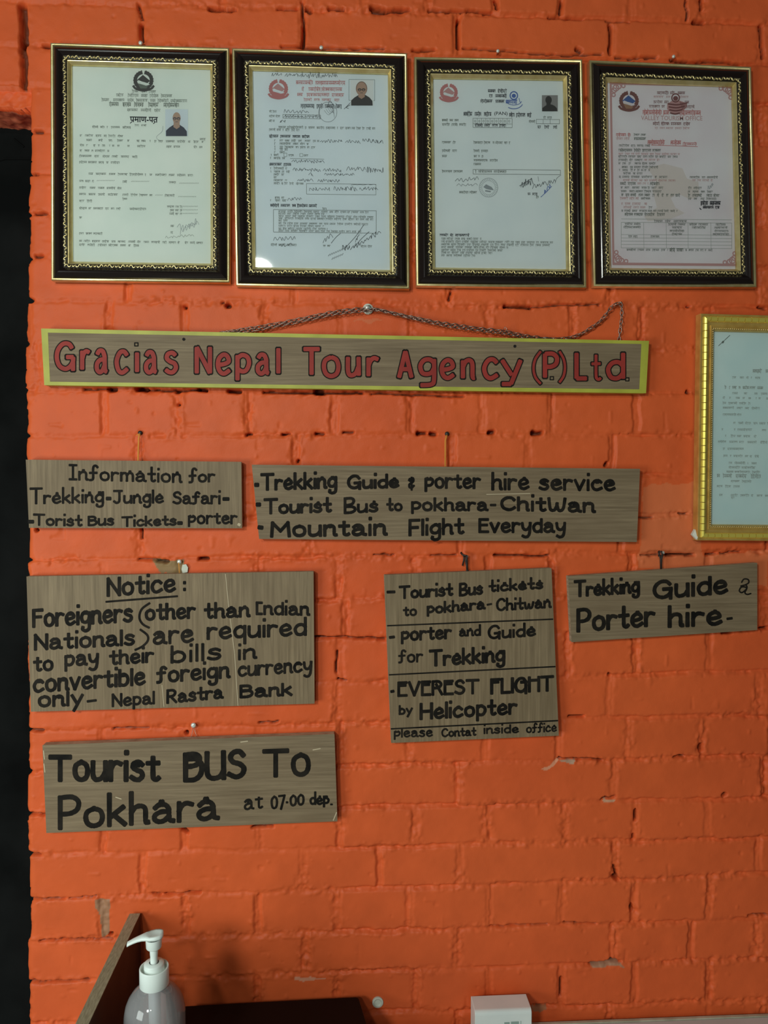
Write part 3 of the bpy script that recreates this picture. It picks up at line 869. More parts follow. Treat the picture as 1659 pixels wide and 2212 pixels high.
# ---- notice board
sign('wooden_sign', 'square-cornered plywood sign headed Notice about foreigners paying their bills',
     [(57.2, 1245.3), (677.3, 1234.3), (679.4, 1519.9), (66.6, 1537.5)], -0.015, 0.011, M['ply_z'],
     [[('Notice', 230, 380, 1290, 1280, 43, 31, 7.4), (':', 394, 403, 1279, 1279, 40, 24, 6.5)],
      [('Foreigners', 69, 288, 1357, 1345, 42, 32, 7.6), ('other', 312, 423, 1342, 1337, 38, 27, 7), ('than', 440, 540, 1338, 1334, 37, 25, 7), ('{[}ndian', 552, 669, 1329, 1331, 30, 23, 6)],
      [('Nationals', 73, 292, 1406, 1395, 37, 27, 7), ('are', 329, 419, 1394, 1389, 38, 31, 7), ('required', 446, 663, 1383, 1374, 42, 29, 7.2)],
      [('to', 71, 116, 1452, 1450, 34, 26, 6.6), ('pay', 138, 214, 1441, 1437, 36, 27, 6.8), ('their', 235, 333, 1438, 1432, 34, 25, 6.6), ('bills', 368, 479, 1434, 1426, 40, 28, 7), ('in', 513, 554, 1427, 1424, 36, 25, 6.4)],
      [('convertible', 70, 315, 1498, 1481, 40, 31, 7.4), ('foreign', 337, 497, 1477, 1466, 38, 28, 7), ('currency', 513, 675, 1463, 1452, 32, 25, 6)],
      [('onl{Y}', 81, 181, 1529, 1525, 34, 27, 7), ('-', 187, 209, 1528, 1526, 24, 24, 6), ('Nepal', 241, 335, 1528, 1522, 30, 21, 5.6), ('Rastra', 359, 483, 1521, 1510, 32, 22, 6.2), ('Bank', 517, 632, 1509, 1504, 30, 23, 6.6)]],
     extras=[('underline', [[(229, 1300), (383, 1288)]], 4.4, M['marker']),
             ('bracket_mark', [smooth([(323, 1303), (306, 1316), (301, 1334), (308, 1348), (322, 1356)]), smooth([(303, 1360), (318, 1372), (319, 1384), (308, 1396), (292, 1404)])], 5, M['marker']),
             ('scratch_mark', [[(487, 1240), (493, 1300), (507, 1415), (514, 1524)], [(350, 1480), (354, 1526)]], 1.5, M['scratch'])])
# ---- ticket board with ruled lines
sign('wooden_sign', 'squarish plywood sign with ruled lines listing Tourist Bus tickets, porter and Everest flight',
     [(829.7, 1242.1), (1191.2, 1227), (1207.2, 1589.1), (845.1, 1605)], -0.0155, 0.0115, M['ply_z'],
     [[('Tourist', 861, 979, 1295, 1288, 30, 20, 6), ('Bus', 991, 1044, 1289, 1285, 30, 20, 6), ('tickets', 1055, 1174, 1280, 1273, 29, 17, 5.6)],
      [('to', 870, 901, 1332, 1331, 22, 17, 4.8), ('{P0}okhara', 921, 1049, 1328, 1317, 27, 18, 5.6), ('_', 1051, 1063, 1316, 1315, 20, 18, 4.6), ('Chitwan', 1071, 1191, 1321, 1314, 29, 18, 5.4)],
      [('{P0}orter', 865, 976, 1386, 1381, 30, 23, 6.2), ('and', 991, 1039, 1376, 1374, 26, 16, 4.8), ('Guide', 1053, 1158, 1382, 1375, 32, 20, 5.8)],
      [('for', 860, 914, 1433, 1431, 30, 20, 4.8), ('Trekking', 926, 1092, 1441, 1431, 38, 25, 7)],
      [('EVEREST', 858, 1036, 1506, 1500, 34, 34, 6.4), ('FLIGHT', 1058.6, 1197, 1501, 1494, 36, 36, 7)],
      [('b{Y}', 861, 892, 1545, 1543, 22, 15, 4.8), ('Helicopter', 906, 1118, 1556, 1544, 38, 26, 7)],
      [('{P0}lease', 850, 935, 1594, 1592, 20, 16, 4), ('Contat', 953, 1029, 1593, 1590, 20, 14, 4), ('inside', 1044, 1121, 1586, 1584, 20, 14, 4), ('office', 1136, 1203, 1584, 1581, 22, 14, 3.6)]],
     extras=[('divider_line', [[(837, 1351.7), (1194, 1337.6)]], 3.2, M['marker']), ('divider_line', [[(841, 1457.8), (1199, 1440)]], 3.2, M['marker']),
             ('divider_line', [[(845, 1574.5), (1204.5, 1556.7)]], 3.2, M['marker']),
             ('bullet_dash', [[(837, 1279), (852, 1278.6)], [(842, 1377), (851, 1376)], [(845, 1494), (850, 1493)]], 6.5, M['marker'])])
# ---- small tilted board
sign('wooden_sign', 'small tilted plywood sign reading Trekking Guide and Porter hire, hung by black wire',
     [(1227.1, 1244.7), (1635.8, 1215.7), (1635.8, 1360.9), (1234.6, 1387.2)], -0.0155, 0.0115, M['ply_x'],
     [[('Trekking', 1239, 1383, 1291, 1282, 38, 24, 7), ('Guide', 1409, 1573, 1296, 1284, 43, 33, 8.4)],
      [('Porter', 1244, 1416, 1367, 1354, 53, 35, 8.6), ('hire', 1442, 1561, 1357, 1352, 50, 34, 9), ('-', 1569, 1583, 1353, 1352, 34, 30, 6)]],
     extras=[('ampersand', [smooth([(1602, 1258), (1607, 1251), (1616, 1252), (1617, 1259), (1608, 1264), (1600, 1266), (1611, 1264), (1613, 1271), (1603, 1280), (1597, 1276), (1602, 1268), (1613, 1270), (1609, 1280), (1614, 1284), (1622, 1282)])], 3.2, M['marker'])])
# ---- bus board
sign('wooden_sign', 'thick rough-edged wooden sign reading Tourist Bus To Pokhara, lowest on the wall',
     [(91.6, 1609.6), (722.4, 1585.6), (728.8, 1774.2), (100.1, 1799.5)], -0.0165, 0.0135, M['ply_x'],
     [[('Tourist', 104, 347, 1690, 1690, 60, 49, 11.2), ('BUS', 395, 533, 1691, 1683, 66, 66, 11.5), ('To', 566, 672, 1681, 1678, 63, 53, 10.5)],
      [('Pokhara', 123, 474, 1794, 1773, 76, 48, 11)],
      [('at', 526, 568, 1751, 1747, 28, 25, 5), ('07', 584, 617, 1749, 1746, 30, 26, 5), ('.', 617, 623, 1736, 1736, 20, 14, 5), ('00', 625, 658, 1743, 1740, 26, 24, 5), ('de{P0}', 668, 712, 1739, 1740, 30, 18, 5), ('.', 713, 719, 1740, 1740, 20, 14, 4)]],
     extras=[('chip_mark', [[(250, 1722), (262, 1726)], [(676, 1620), (692, 1617)], [(520, 1603), (535, 1601)], [(720, 1772), (727, 1755)], [(94, 1622), (96, 1640)], [(95, 1650), (97, 1668)]], 2.2, M['scratch'])])

# ---- the long agency sign
BQ = [(88.8, 709.6), (1401.9, 736.3), (1395.6, 849.4), (95.6, 832)]
YF = -0.0165
q = quad_pts(BQ, YF)
root = empty('agency_sign', (0.0, YF + 0.0125, q[3].z), 'long narrow wooden sign with red lettering Gracias Nepal Tour Agency and yellow-green border', 'sign', 'hand-painted wooden signs')
bevel(fix_normals(board_mesh(BQ, YF, 0.0125).build('board', [M['ply_x'], M['lime']], root)), 0.0008, 1)
inner = [(103.5, 718.5), (1385.5, 743), (1381, 841), (108, 824.5)]
mb = MB()
to3 = lambda p: un(p[0], p[1], YF - 0.0002)
o4, i4 = [to3(p) for p in BQ], [to3(p) for p in inner]
mb.add(o4 + i4, [(0, 4, 5, 1), (1, 5, 6, 2), (2, 6, 7, 3), (3, 7, 4, 0)])
mb.build('painted_border', M['lime'], root)
LET = [('G', 115.7, 165.8, 734.7, 807.7, 0), ('r', 170.5, 199.7, 751, 805, 0), ('a', 202, 238, 750, 811, 0), ('c', 245, 282.5, 752, 812, 0), ('i', 289, 303, 755, 810, 0), ('a', 308.5, 344.5, 753.5, 811.5, 0), ('s', 350.8, 387, 755, 811.5, 0),
       ('N', 418, 460.5, 743, 813, 0), ('e', 463.6, 503, 759, 814, 0), ('p', 506, 545, 760, 828, 0), ('a', 549.8, 587.5, 759, 814, 0), ('l', 594.5, 608, 745.7, 813, 0),
       ('T', 649, 697, 747, 816, 0), ('o', 692.7, 738, 764.5, 819.5, 0), ('u', 744.4, 782, 764.5, 818, 0), ('r', 789, 824, 766, 819, 0),
       ('A', 855, 896, 752, 822.5, 0), ('g', 901, 945, 769, 839, 0), ('e', 947, 987, 771, 823.5, 0), ('n', 993, 1032, 771, 823.5, 0), ('c', 1039, 1081.5, 769, 824, 0), ('Y', 1077.6, 1131.6, 771, 836.6, 0),
       ('(', 1147.5, 1173, 754, 834, -4), ('P', 1170.2, 1210.4, 756.7, 822.3, 0), (')', 1203.4, 1225.3, 754, 831, -4), ('L', 1238.4, 1274.2, 755.8, 824.5, 0), ('t', 1272.5, 1303, 761, 825, -3), ('d', 1306.6, 1353, 755.8, 824.5, 0)]
GB = {'A': '7.5|0,0 3.8,10 7.5,0|1.5,3.2 6,3.2', 'g': '5|~4.8,5.3 3.4,6.5 1.4,6.2 .1,4 .7,1.2 2.4,.6 4,1.2 4.9,3|~4.9,6.6 4.9,-1.6 3.9,-3.6 0.2,-3.9', 'Y': '5|0,6.5 2.6,.6|5,6.5 2.4,-2.9 0,-2.9', 'p': '4.9|0,6.5 0,-3.2|~0,5.4 2,6.6 4.2,5.8 4.9,3.4 3.8,.8 2,.2 0,1.2'}
WORDS = [[MB(), MB()] for _ in range(6)]
for li, (ch, x0, x1, yt, yb, dw) in enumerate(LET):
    wi = 0 if li < 7 else 1 if li < 12 else 2 if li < 16 else 3 if li < 22 else 4 if li < 25 else 5
    src = GL[ch]
    if ch in GB: GL[ch] = GB[ch]
    _, st = glyph(ch)
    GL[ch] = src
    if ch == 'i': st = st[:1]
    W = 14.0 + dw
    xs_ = [p[0] for s in st for p in s]
    ys_ = [p[1] for s in st for p in s]
    ax, bx, ay, by = min(xs_), max(xs_), min(ys_), max(ys_)
    f = lambda p: (x0 + W / 2 + (x1 - x0 - W) * (p[0] - ax) / max(bx - ax, 1e-3) if bx - ax > 0.3 else (x0 + x1) / 2, yb - W / 2 - (yb - yt - W) * (p[1] - ay) / (by - ay))
    for s in st:
        pts = [f(p) for p in s]
        ribbon(WORDS[wi][0], pts, W, lambda p: un(p[0], p[1], YF - 0.00025), cap=0.15)
        ribbon(WORDS[wi][1], pts, W - 4.6, lambda p: un(p[0], p[1], YF - 0.0005), cap=-0.22)
for cx_, cy_, wi in ((294.5, 744, 0), (1192, 817, 4), (1355, 819.5, 5)):
    for dx0, dy0, dx1, dy1 in ((-3.6, -3.4, 3.6, -3.4), (3.6, -3.4, 3.6, 3.4), (3.6, 3.4, -3.6, 3.4), (-3.6, 3.4, -3.6, -3.4)):
        ribbon(WORDS[wi][0], [(cx_ + dx0, cy_ + dy0), (cx_ + dx1, cy_ + dy1)], 2.4, lambda p: un(p[0], p[1], YF - 0.00025), cap=0.3)
for a, b in WORDS:
    wo = a.build('painted_word', M['marker'], root)
    b.build('red_fill', M['red'], wo)
for hx, hy in ((397, 733), (1112, 748)):
    mb = MB()
    c = un(hx, hy, YF)
    mb.lathe([(0.0022, 0), (0.0022, 0.0004)], (0, 0, 0), 14)
    mb.v = [(c.x + x, c.y - z - 0.0002, c.z + y) for x, y, z in mb.v]
    fix_normals(mb.build('screw_hole', M['hole'], root))


# ================================================================ FRAMED CERTIFICATES
def bil(q, u, v):
    """u,v in 0..1 from the top-left corner of quad TL TR BR BL"""
    return q[0] * (1 - u) * (1 - v) + q[1] * u * (1 - v) + q[2] * u * v + q[3] * (1 - u) * v


def moulding(q, W, H, prof, ybase):
    """sweep a profile of (inset, height) round the four sides, mitred at the corners"""
    mb = MB()
    vs = []
    for ins, h in prof:
        for cu, cv in ((0, 0), (1, 0), (1, 1), (0, 1)):
            u = ins / W if cu == 0 else 1 - ins / W
            v = ins / H if cv == 0 else 1 - ins / H
            p = bil(q, u, v)
            vs.append((p.x, ybase - h, p.z))
    fs = []
    for k in range(len(prof) - 1):
        for c in range(4):
            c2 = (c + 1) % 4
            fs.append((k * 4 + c, k * 4 + c2, (k + 1) * 4 + c2, (k + 1) * 4 + c))
    mb.add(vs, fs)
    return mb


def pseudo(mb, x0, x1, y, h, to3, wd=1.0, rnd=random):
    """a printed word in a headline script, too small to read: head bar and hanging strokes"""
    ribbon(mb, [(x0, y - h * .42), (x1, y - h * .42)], wd * 0.9, to3, cap=0)
    x = x0 + rnd.uniform(.5, 1.5)
    while x < x1 - 0.3:
        t = rnd.random()
        lo = y + h * (0.42 if t < .75 else 0.62)
        ribbon(mb, [(x, y - h * .42), (x + rnd.uniform(-.4, .4), lo)], wd * rnd.uniform(.7, 1.05), to3, cap=0)
        if t < 0.6 and x + 2.2 < x1:
            ribbon(mb, [(x, y + h * rnd.uniform(-.1, .2)), (x + 1.9, y + h * rnd.uniform(-.15, .3))], wd * .85, to3, cap=0)
        if t > 0.88: ribbon(mb, [(x - 1.4, y - h * .8), (x + 0.8, y - h * .45)], wd * .7, to3, cap=0)
        x += rnd.uniform(1.9, 2.9)


def lines_text(mb, spec, o, s, slope, to3, h=5.0, wd=1.0):
    """spec rows 'y h? : a-b a-b' written in the coordinates of a zoomed view"""
    for row in spec.strip().split('\n'):
        head, body = row.split(':')
        hd = head.split()
        y = float(hd[0])
        hh = float(hd[1]) / s if len(hd) > 1 else h
        ww = float(hd[2]) if len(hd) > 2 else wd
        for wdp in body.split():
            if wdp.startswith('='):          # a dense run of words
                a, b = [float(t) for t in wdp[1:].split('-')]
                x = a
                while x < b:
                    e = min(b, x + random.uniform(25, 75))
                    yy = o[1] + (y + slope * (x - a)) / s
                    pseudo(mb, o[0] + x / s, o[0] + e / s, yy, hh, to3, ww)
                    x = e + random.uniform(8, 14)
            else:
                a, b = [float(t) for t in wdp.split('-')]
                yy = o[1] + (y + slope * (a - 300)) / s
                pseudo(mb, o[0] + a / s, o[0] + b / s, yy, hh, to3, ww)


def rows_text(parent, name, m, spec, *a, **k):
    for row in spec.strip().split('\n'):
        mb = MB()
        lines_text(mb, row, *a, **k)
        mb.build(name, m, parent)


def scribble(mb, x0, y0, x1, y1, n, to3, wd=0.9, amp=None, seed=1):
    r = random.Random(seed)
    amp = amp or abs(y1 - y0) * .5
    pts = []
    for k in range(n):
        t = k / (n - 1)
        pts.append((x0 + (x1 - x0) * t + r.uniform(-2, 2), (y0 + (y1 - y0) * t) + (-1) ** k * amp * r.uniform(.25, 1)))
    ribbon(mb, smooth(pts, 5), wd, to3, cap=0)


def poly(mb, pts, to3, mi=0):
    vs = [to3(p) for p in pts]
    mb.add(vs, [tuple(range(len(vs)))], mi)


def ring(mb, cx_, cy_, rx, ry, wd, to3, a0=0, a1=360, mi=0, n=28):
    pts = [(cx_ + rx * math.cos(math.radians(a0 + (a1 - a0) * k / n)), cy_ + ry * math.sin(math.radians(a0 + (a1 - a0) * k / n))) for k in range(n + 1)]
    ribbon(mb, pts, wd, to3, mi, cap=0)


def oval(cx_, cy_, rx, ry, n=24):
    return [(cx_ + rx * math.cos(2 * math.pi * k / n), cy_ + ry * math.sin(2 * math.pi * k / n)) for k in range(n)]


def emblem(parent, cx_, cy_, r, mats, ypl, name='emblem'):
    """round seal: leaf ring open at the top, hill ridge, pale band, ribbon below"""
    mb = MB()
    t0 = lambda p: un(p[0], p[1], ypl)
    t1 = lambda p: un(p[0], p[1], ypl - 0.00012)
    t2 = lambda p: un(p[0], p[1], ypl - 0.00024)
    ring(mb, cx_, cy_, r * .82, r * .80, r * .36, t0, -83, 263, 0)
    for k in range(22):
        a = math.radians(-76 + 332 * k / 21)
        x, y = cx_ + r * .93 * math.cos(a), cy_ + r * .92 * math.sin(a)
        ribbon(mb, [(x, y), (x + r * .12 * math.cos(a + .7), y + r * .12 * math.sin(a + .7))], r * .09, t0, 0, cap=0)
    poly(mb, [(cx_ - .70 * r, cy_ + .02 * r), (cx_ - .35 * r, cy_ - .30 * r), (cx_ - .05 * r, cy_ - .55 * r), (cx_ + .25 * r, cy_ - .30 * r), (cx_ + .68 * r, cy_ + .05 * r), (cx_ + .4 * r, cy_ + .28 * r), (cx_, cy_ + .15 * r)], t1, 1)
    poly(mb, [(cx_ - .62 * r, cy_ + .12 * r), (cx_ - .5 * r, cy_ - .02 * r), (cx_ + .1 * r, cy_ + .22 * r), (cx_ + .66 * r, cy_ + .42 * r), (cx_ + .4 * r, cy_ + .52 * r), (cx_ - .1 * r, cy_ + .36 * r)], t2, 3)
    poly(mb, [(cx_ - .6 * r, cy_ + .28 * r), (cx_ - .1 * r, cy_ + .42 * r), (cx_ + .45 * r, cy_ + .60 * r), (cx_ + .3 * r, cy_ + .82 * r), (cx_ - .3 * r, cy_ + .82 * r)], t1, 2)
    ribbon(mb, smooth([(cx_ - 1.05 * r, cy_ + .52 * r), (cx_ - .75 * r, cy_ + .84 * r), (cx_, cy_ + 1.02 * r), (cx_ + .75 * r, cy_ + .84 * r), (cx_ + 1.05 * r, cy_ + .52 * r)]), r * .22, t2, 0, cap=0)
    return mb.build(name, mats, parent)


def font_text(parent, name, text, x0, x1, ybase, hpx, ypl, m, slope=0.0, bold=0.0):
    """printed heading in the built-in font, laid on the paper"""
    c = bpy.data.curves.new(name, 'FONT')
    c.body = text
    c.resolution_u = 2
    c.offset = bold
    t = bpy.data.objects.new(name, c)
    COL.objects.link(t)
    me_ = bpy.data.meshes.new_from_object(t.evaluated_get(bpy.context.evaluated_depsgraph_get()))
    bpy.data.objects.remove(t)
    bpy.data.curves.remove(c)
    xs_ = [v.co.x for v in me_.vertices]
    ys_ = [v.co.y for v in me_.vertices]
    if not xs_: return None
    ax, bx, ay, by = min(xs_), max(xs_), min(ys_), max(ys_)
    mb = MB()
    mb.add([un(x0 + (v.co.x - ax) / (bx - ax) * (x1 - x0), ybase + slope * (v.co.x - ax) / (bx - ax) * (x1 - x0) - (v.co.y - ay) / (by - ay) * hpx, ypl) for v in me_.vertices], [tuple(p.vertices) for p in me_.polygons])
    return mb.build(name, m, parent)


def portrait(parent, x0, y0, x1, y1, bg, skin, cloth, ypl, hx=.5, hy=.36, hr=.19, glasses=True, hair=None):
    mb = MB()
    W, H = x1 - x0, y1 - y0
    t = [lambda p, k=k: un(p[0], p[1], ypl - 0.00012 - 0.00006 * k) for k in range(5)]
    poly(mb, [(x0, y0), (x1, y0), (x1, y1), (x0, y1)], t[0], 0)
    X = lambda u: x0 + u * W
    Y = lambda v: y0 + v * H
    poly(mb, [(X(.03), Y(1)), (X(.03), Y(.80)), (X(.18), Y(.68)), (X(.36), Y(.58)), (X(.64), Y(.58)), (X(.82), Y(.68)), (X(.95), Y(.82)), (X(.96), Y(1))], t[1], 2)
    poly(mb, [(X(hx - .13), Y(.45)), (X(hx + .13), Y(.45)), (X(hx + .14), Y(.66)), (X(hx), Y(.74)), (X(hx - .14), Y(.66))], t[2], 1)
    if hair: poly(mb, oval(X(hx), Y(hy - .03), hr * 1.12 * W, hr * 1.28 * H), t[2], 3)
    poly(mb, oval(X(hx), Y(hy), hr * W, hr * 1.25 * H), t[3], 1)
    if glasses:
        for sx in (-.085, .085):
            ring(mb, X(hx + sx), Y(hy + .02), .062 * W, .045 * H, .026 * W, t[4], mi=2, n=12)
        ribbon(mb, [(X(hx - .17), Y(hy + .005)), (X(hx + .17), Y(hy + .005))], .022 * W, t[4], 2, cap=0)
    ribbon(mb, [(X(hx - .06), Y(hy + .14)), (X(hx + .06), Y(hy + .14))], .02 * W, t[4], 2, cap=0)
    return mb.build('portrait_photo', [bg, skin, cloth, hair or cloth], parent)


YW = -0.003          # back of the frames
PROF_GOLD = [(0, 0), (0, .0105), (.0006, .0118), (.0020, .0124), (.0033, .0118), (.0040, .0100)]
PROF_BLACK = [(.0040, .0100), (.0052, .0124), (.0080, .0150), (.0105, .0168), (.0120, .0173), (.0134, .0168), (.0160, .0146), (.0178, .0132)]
PROF_ORN = [(.0178, .0132), (.0186, .0136), (.0224, .0128), (.0232, .0112)]
PROF_LIP = [(.0232, .0112), (.0238, .0120), (.0246, .0118), (.0280, .0076), (.0284, .0050)]


def certificate(px4, label, paper, group='certificates in black and gold frames'):
    q = quad_pts(px4, YW - 0.0118)
    W = ((q[1] - q[0]).length + (q[2] - q[3]).length) / 2
    H = ((q[3] - q[0]).length + (q[2] - q[1]).length) / 2
    c = bil(q, .5, 1)
    root = empty('framed_certificate', (c.x, YW, c.z), label, 'certificate', group)
    moulding(q, W, H, PROF_GOLD, YW).build('gold_rim', M['gold'], root, True)
    moulding(q, W, H, PROF_BLACK, YW).build('black_moulding', M['black_gloss'], root)
    orn = moulding(q, W, H, PROF_ORN, YW).build('ornament_band', M['orn_base'], root)
    moulding(q, W, H, PROF_LIP, YW).build('inner_lip', M['gold'], root)
    # raised scrolls along the band
    mb = MB()
    mid = 0.0205
    for side in range(4):
        L = (W if side % 2 == 0 else H) - 2 * mid
        n = int(L / 0.0155)
        for k in range(n + 1):
            for fl, (sx, kind) in enumerate(((0, 0), (0.5, 1))):
                s0 = mid + L * (k + .25 + sx * .98) / (n + 1)
                if kind == 0:
                    cv = [(-.0046, .0016), (-.0030, -.0016), (-.0006, -.0013), (.0006, .0011), (.0028, .0016), (.0044, -.0014)]
                else:
                    cv = [(-.0016, -.0012), (-.0002, .0013), (.0014, .0006), (.0018, -.0010)]
                sg = 1 if k % 2 else -1
                P3 = []
                for a_, b_ in smooth(cv, 3):
                    al, ac = s0 + a_, mid + b_ * sg
                    u, v = ((al / W, ac / H), (1 - ac / W, al / H), (al / W, 1 - ac / H), (ac / W, al / H))[side]
                    p = bil(q, u, v)
                    P3.append((p.x, YW - .0138, p.z))
                mb.tube(P3, [.0004] + [.00105] * (len(P3) - 2) + [.0004], 5)
    mb.build('scroll_relief', M['gold'], orn, True)
    # backing, paper, glass
    ins = 0.0282
    Q = lambda y: [Vector((p.x, y, p.z)) for p in (bil(q, ins / W, ins / H), bil(q, 1 - ins / W, ins / H), bil(q, 1 - ins / W, 1 - ins / H), bil(q, ins / W, 1 - ins / H))]
    mb = MB()
    e = [bil(q, u, v) for u, v in ((.02, .015), (.98, .015), (.98, .985), (.02, .985))]
    f, b = [(p.x, YW - .0036, p.z) for p in e], [(p.x, YW, p.z) for p in e]
    mb.add(f + b, [(0, 3, 2, 1), (4, 5, 6, 7), (0, 1, 5, 4), (1, 2, 6, 5), (2, 3, 7, 6), (3, 0, 4, 7)])
    mb.build('backing_board', M['backing'], root)
    mb = MB()
    f = Q(YW - .0044)
    b = Q(YW - .0040)
    mb.add(f + b, [(0, 3, 2, 1), (4, 5, 6, 7), (0, 1, 5, 4), (1, 2, 6, 5), (2, 3, 7, 6), (3, 0, 4, 7)])
    pap = mb.build('paper', paper, root)
    mb = MB()
    mb.add(Q(YW - .0080), [(0, 3, 2, 1)])
    mb.build('glass_pane', M['glass'], root)
    return root, pap, YW - 0.0045


# ---- first certificate
r1, p1, yp = certificate([(108.2, 91.5), (495.6, 102.9), (496.3, 610.5), (110.3, 605.4)], 'framed greenish certificate with a grey emblem above the heading, hanging nearest the dark doorway', M['paper_green'])
T = lambda p: un(p[0], p[1], yp)
O1, S1 = (90, 70), 3.95
mb = MB()
lines_text(mb, '''495 22 .8:770-830 850-900 915-975
530 26:635-700 735-825 850-905 920-995 1020-1115
572 26:510-575 610-705 730-785 805-905 925-970 990-1080 1100-1240
608 34 1.3:575-655 690-760 790-870 910-1000 1040-1170
655 24:730-820 845-935 960-1015
785 16 .7:795-830 850-895
805:430-480 500-535 555-565 590-665 690-760
880:325-345 370-440 460-510 530-555 570-630 650-695
918:380-430 485-520 570-600 645-695 730-750 810-835 850-885 920-930 960-980 995-1035 1060-1135 1155-1225 1250-1270 1295-1340 1365-1385
895:1350-1400
963:325-360 380-395 440-460 480-495 515-540 575-585 600-620 645-665 730-750 815-885 1065-1110 1125-1180 1295-1325 1345-1370
1008:325-345 365-410 425-440 455-540 560-575
1055:320-425 450-490 520-580 600-650 675-745 770-815
1107:320-385 395-470 485-530 550-570 590-665
1205:400-440 460-550 575-630 650-735 750-865 880-890 920-945 970-1065 1085-1135 1155-1225 1245-1290
1268:320-355 370-415 430-445 690-730 1085-1145
1325:320-380 410-460 480-535 555-630 645-680
1380:320-375 400-460 480-540 565-650 690-740 760-820 835-905 920-945 1050-1135
1416:690-730
1438:320-365 385-430
1500:320-385 400-425 440-525 540-575 590-620 635-675 750-890
1475:1070-1130 1140-1170 1180-1200
1505:1095-1130 1140-1170 1180-1200
1535:1090-1130 1140-1170 1180-1200
1580:320-345
1640:1100-1130
1695:1100-1120
1715:320-360 375-430 440-520
1780:320-345 360-410 430-500 515-575 595-630 650-715 740-800 815-845 870-915 935-1010 1030-1065 1085-1145 1160-1180 1220-1250 1265-1305 1320-1375
1812:320-370 390-455 480-555 570-650 670-720 740-760 785-830''', O1, S1, .016, T, 4.6, .85)
mb.build('printed_text', M['ink'], p1)
for a, b, y in ((470, 625, 1268), (765, 915, 1275), (1175, 1335, 1290), (970, 1025, 1392), (1165, 1310, 1405), (1205, 1335, 1488), (1205, 1335, 1518), (1205, 1335, 1548)):
    x = a
    mb = MB()
    while x < b:
        ribbon(mb, [(O1[0] + x / S1, O1[1] + y / S1), (O1[0] + (x + 9) / S1, O1[1] + (y - 8) / S1)], .9, T, cap=0)
        x += 13
    mb.build('dotted_rule', M['ink_light'], p1)
font_text(p1, 'heading_text', 'पमाण-पत', 280.5, 341, 264, 12.5, yp - .00003, M['ink_black'], .02, .022)
mb = MB()
for x, y in ((285, 264), (335, 265)):
    mb = MB()
    ribbon(mb, [(x - 4, y + 2.5), (x + 1, y - 2)], 1.6, T, cap=0)
    mb.build('heading_stroke', M['ink_black'], p1)
emblem(p1, 309.8, 173.5, 21.5, [M['ph_mono'], M['ph_mono'], M['ink'], M['paper_green']], yp)
portrait(p1, 357, 236, 406, 294, M['ph_bg'], M['ph_skin'], M['ph_dark'], yp, .5, .33, .175)
mb = MB()
for k, (a, b, c_, d, n, am) in enumerate(((388, 500, 425, 478, 11, 9), (384, 484, 398, 496, 5, 8), (400, 488, 428, 482, 9, 5))): scribble(mb, a, b, c_, d, n, T, .8, am, k)
mb.build('signature', M['pen_light'], p1)
mb = MB()
ribbon(mb, smooth([(345, 305), (338, 296), (350, 284), (352, 272)]), .7, T, cap=0)
mb.build('signature', M['pen_light'], p1)
mb = MB()
scribble(mb, 357, 513, 420, 508, 17, T, .8, 3, 9)
mb.build('signature', M['ink_light'], p1)

# ---- second certificate
r2, p2, yp = certificate([(500.6, 103.3), (879.9, 114.2), (884.9, 624.3), (509.7, 616.7)], 'framed white certificate with red heading, red emblem and handwriting, lamp glare in its glass', M['paper_white'])
T = lambda p: un(p[0], p[1], yp)
O2, S2 = (490, 80), 3.95
rows_text(p2, 'red_heading_line', M['ink_red'], '''385 34 1.05:590-735 755-1010
440 32 1.0:640-660 695-800 806-985
488 28:600-650 680-875 895-1000
530 22 .8:655-725 745-790 810-890 915-960''', O2, S2, .012, T)
lines_ = ('''585 34 1.2:630-745 765-820 835-910 930-980
846 24 1.2:360-440 455-545 560-625 640-705
1086 24 1.2:365-470 485-545
1436 24 1.2:370-445 460-540 555-590 600-690 700-770''')
rows_text(p2, 'bold_line', M['ink_black'], lines_, O2, S2, .012, T)
mb = MB()
lines_text(mb, '''635:360-385 390-425
675:360-410 415-455
715:360-385 390-410
768 20:440-505 515-650 665-680 695-750 765-830 845-925 940-950 965-1000 1010-1055 1065-1095 1105-1145 1155-1175 1190-1230 1240-1265
790 20:360-415 425-465 475-485 500-535 550-580 590-620
882:405-415 450-480 495-535 550-590 610-640 665-715 735-760 770-790
908:405-415 450-545 565-610 625-665 680-700
937:405-415 450-480 495-570 585-610 625-670 685-705 720-755
958:405-415 450-480 490-520
982:405-415 450-495
1006:375-382 400-440 525-570 655-695
1032:370-377 400-455 470-500
1120:370-377 400-485 500-515
1148:370-377 400-455 470-490 505-540
1172:400-450 465-490
1197:400-425
1222:400-480 495-515
1248:400-450 465-480 490-520 535-570 590-655
1370:410-450 465-490
1393:370-377 410-455 470-510
1460:815-850
1772:375-430 440-500 510-595
1775:820-845 855-885 1140-1190 1200-1240''', O2, S2, .014, T, 4.6, .85)
for y, b, hh in ((1488, 1210, 17), (1507, 850, 17), (1528, 1255, 17), (1548, 1250, 17), (1567, 520, 17), (1590, 1205, 17), (1612, 830, 17), (1635, 860, 17), (1654, 1150, 17)):
    lines_text(mb, f'{y} {hh} .75:=440-{b}', O2, S2, .012, T)
mb.build('printed_text', M['ink'], p2)
mb = MB()


def rect(mb, a, b, c_, d, o, s, wd, t3, sk=0.0):
    P = [(o[0] + x / s, o[1] + y / s) for x, y in ((a, b), (c_, b + sk * (c_ - a)), (c_, d + sk * (c_ - a)), (a, d), (a, b))]
    for i in range(4): ribbon(mb, [P[i], P[i + 1]], wd, t3, cap=0)


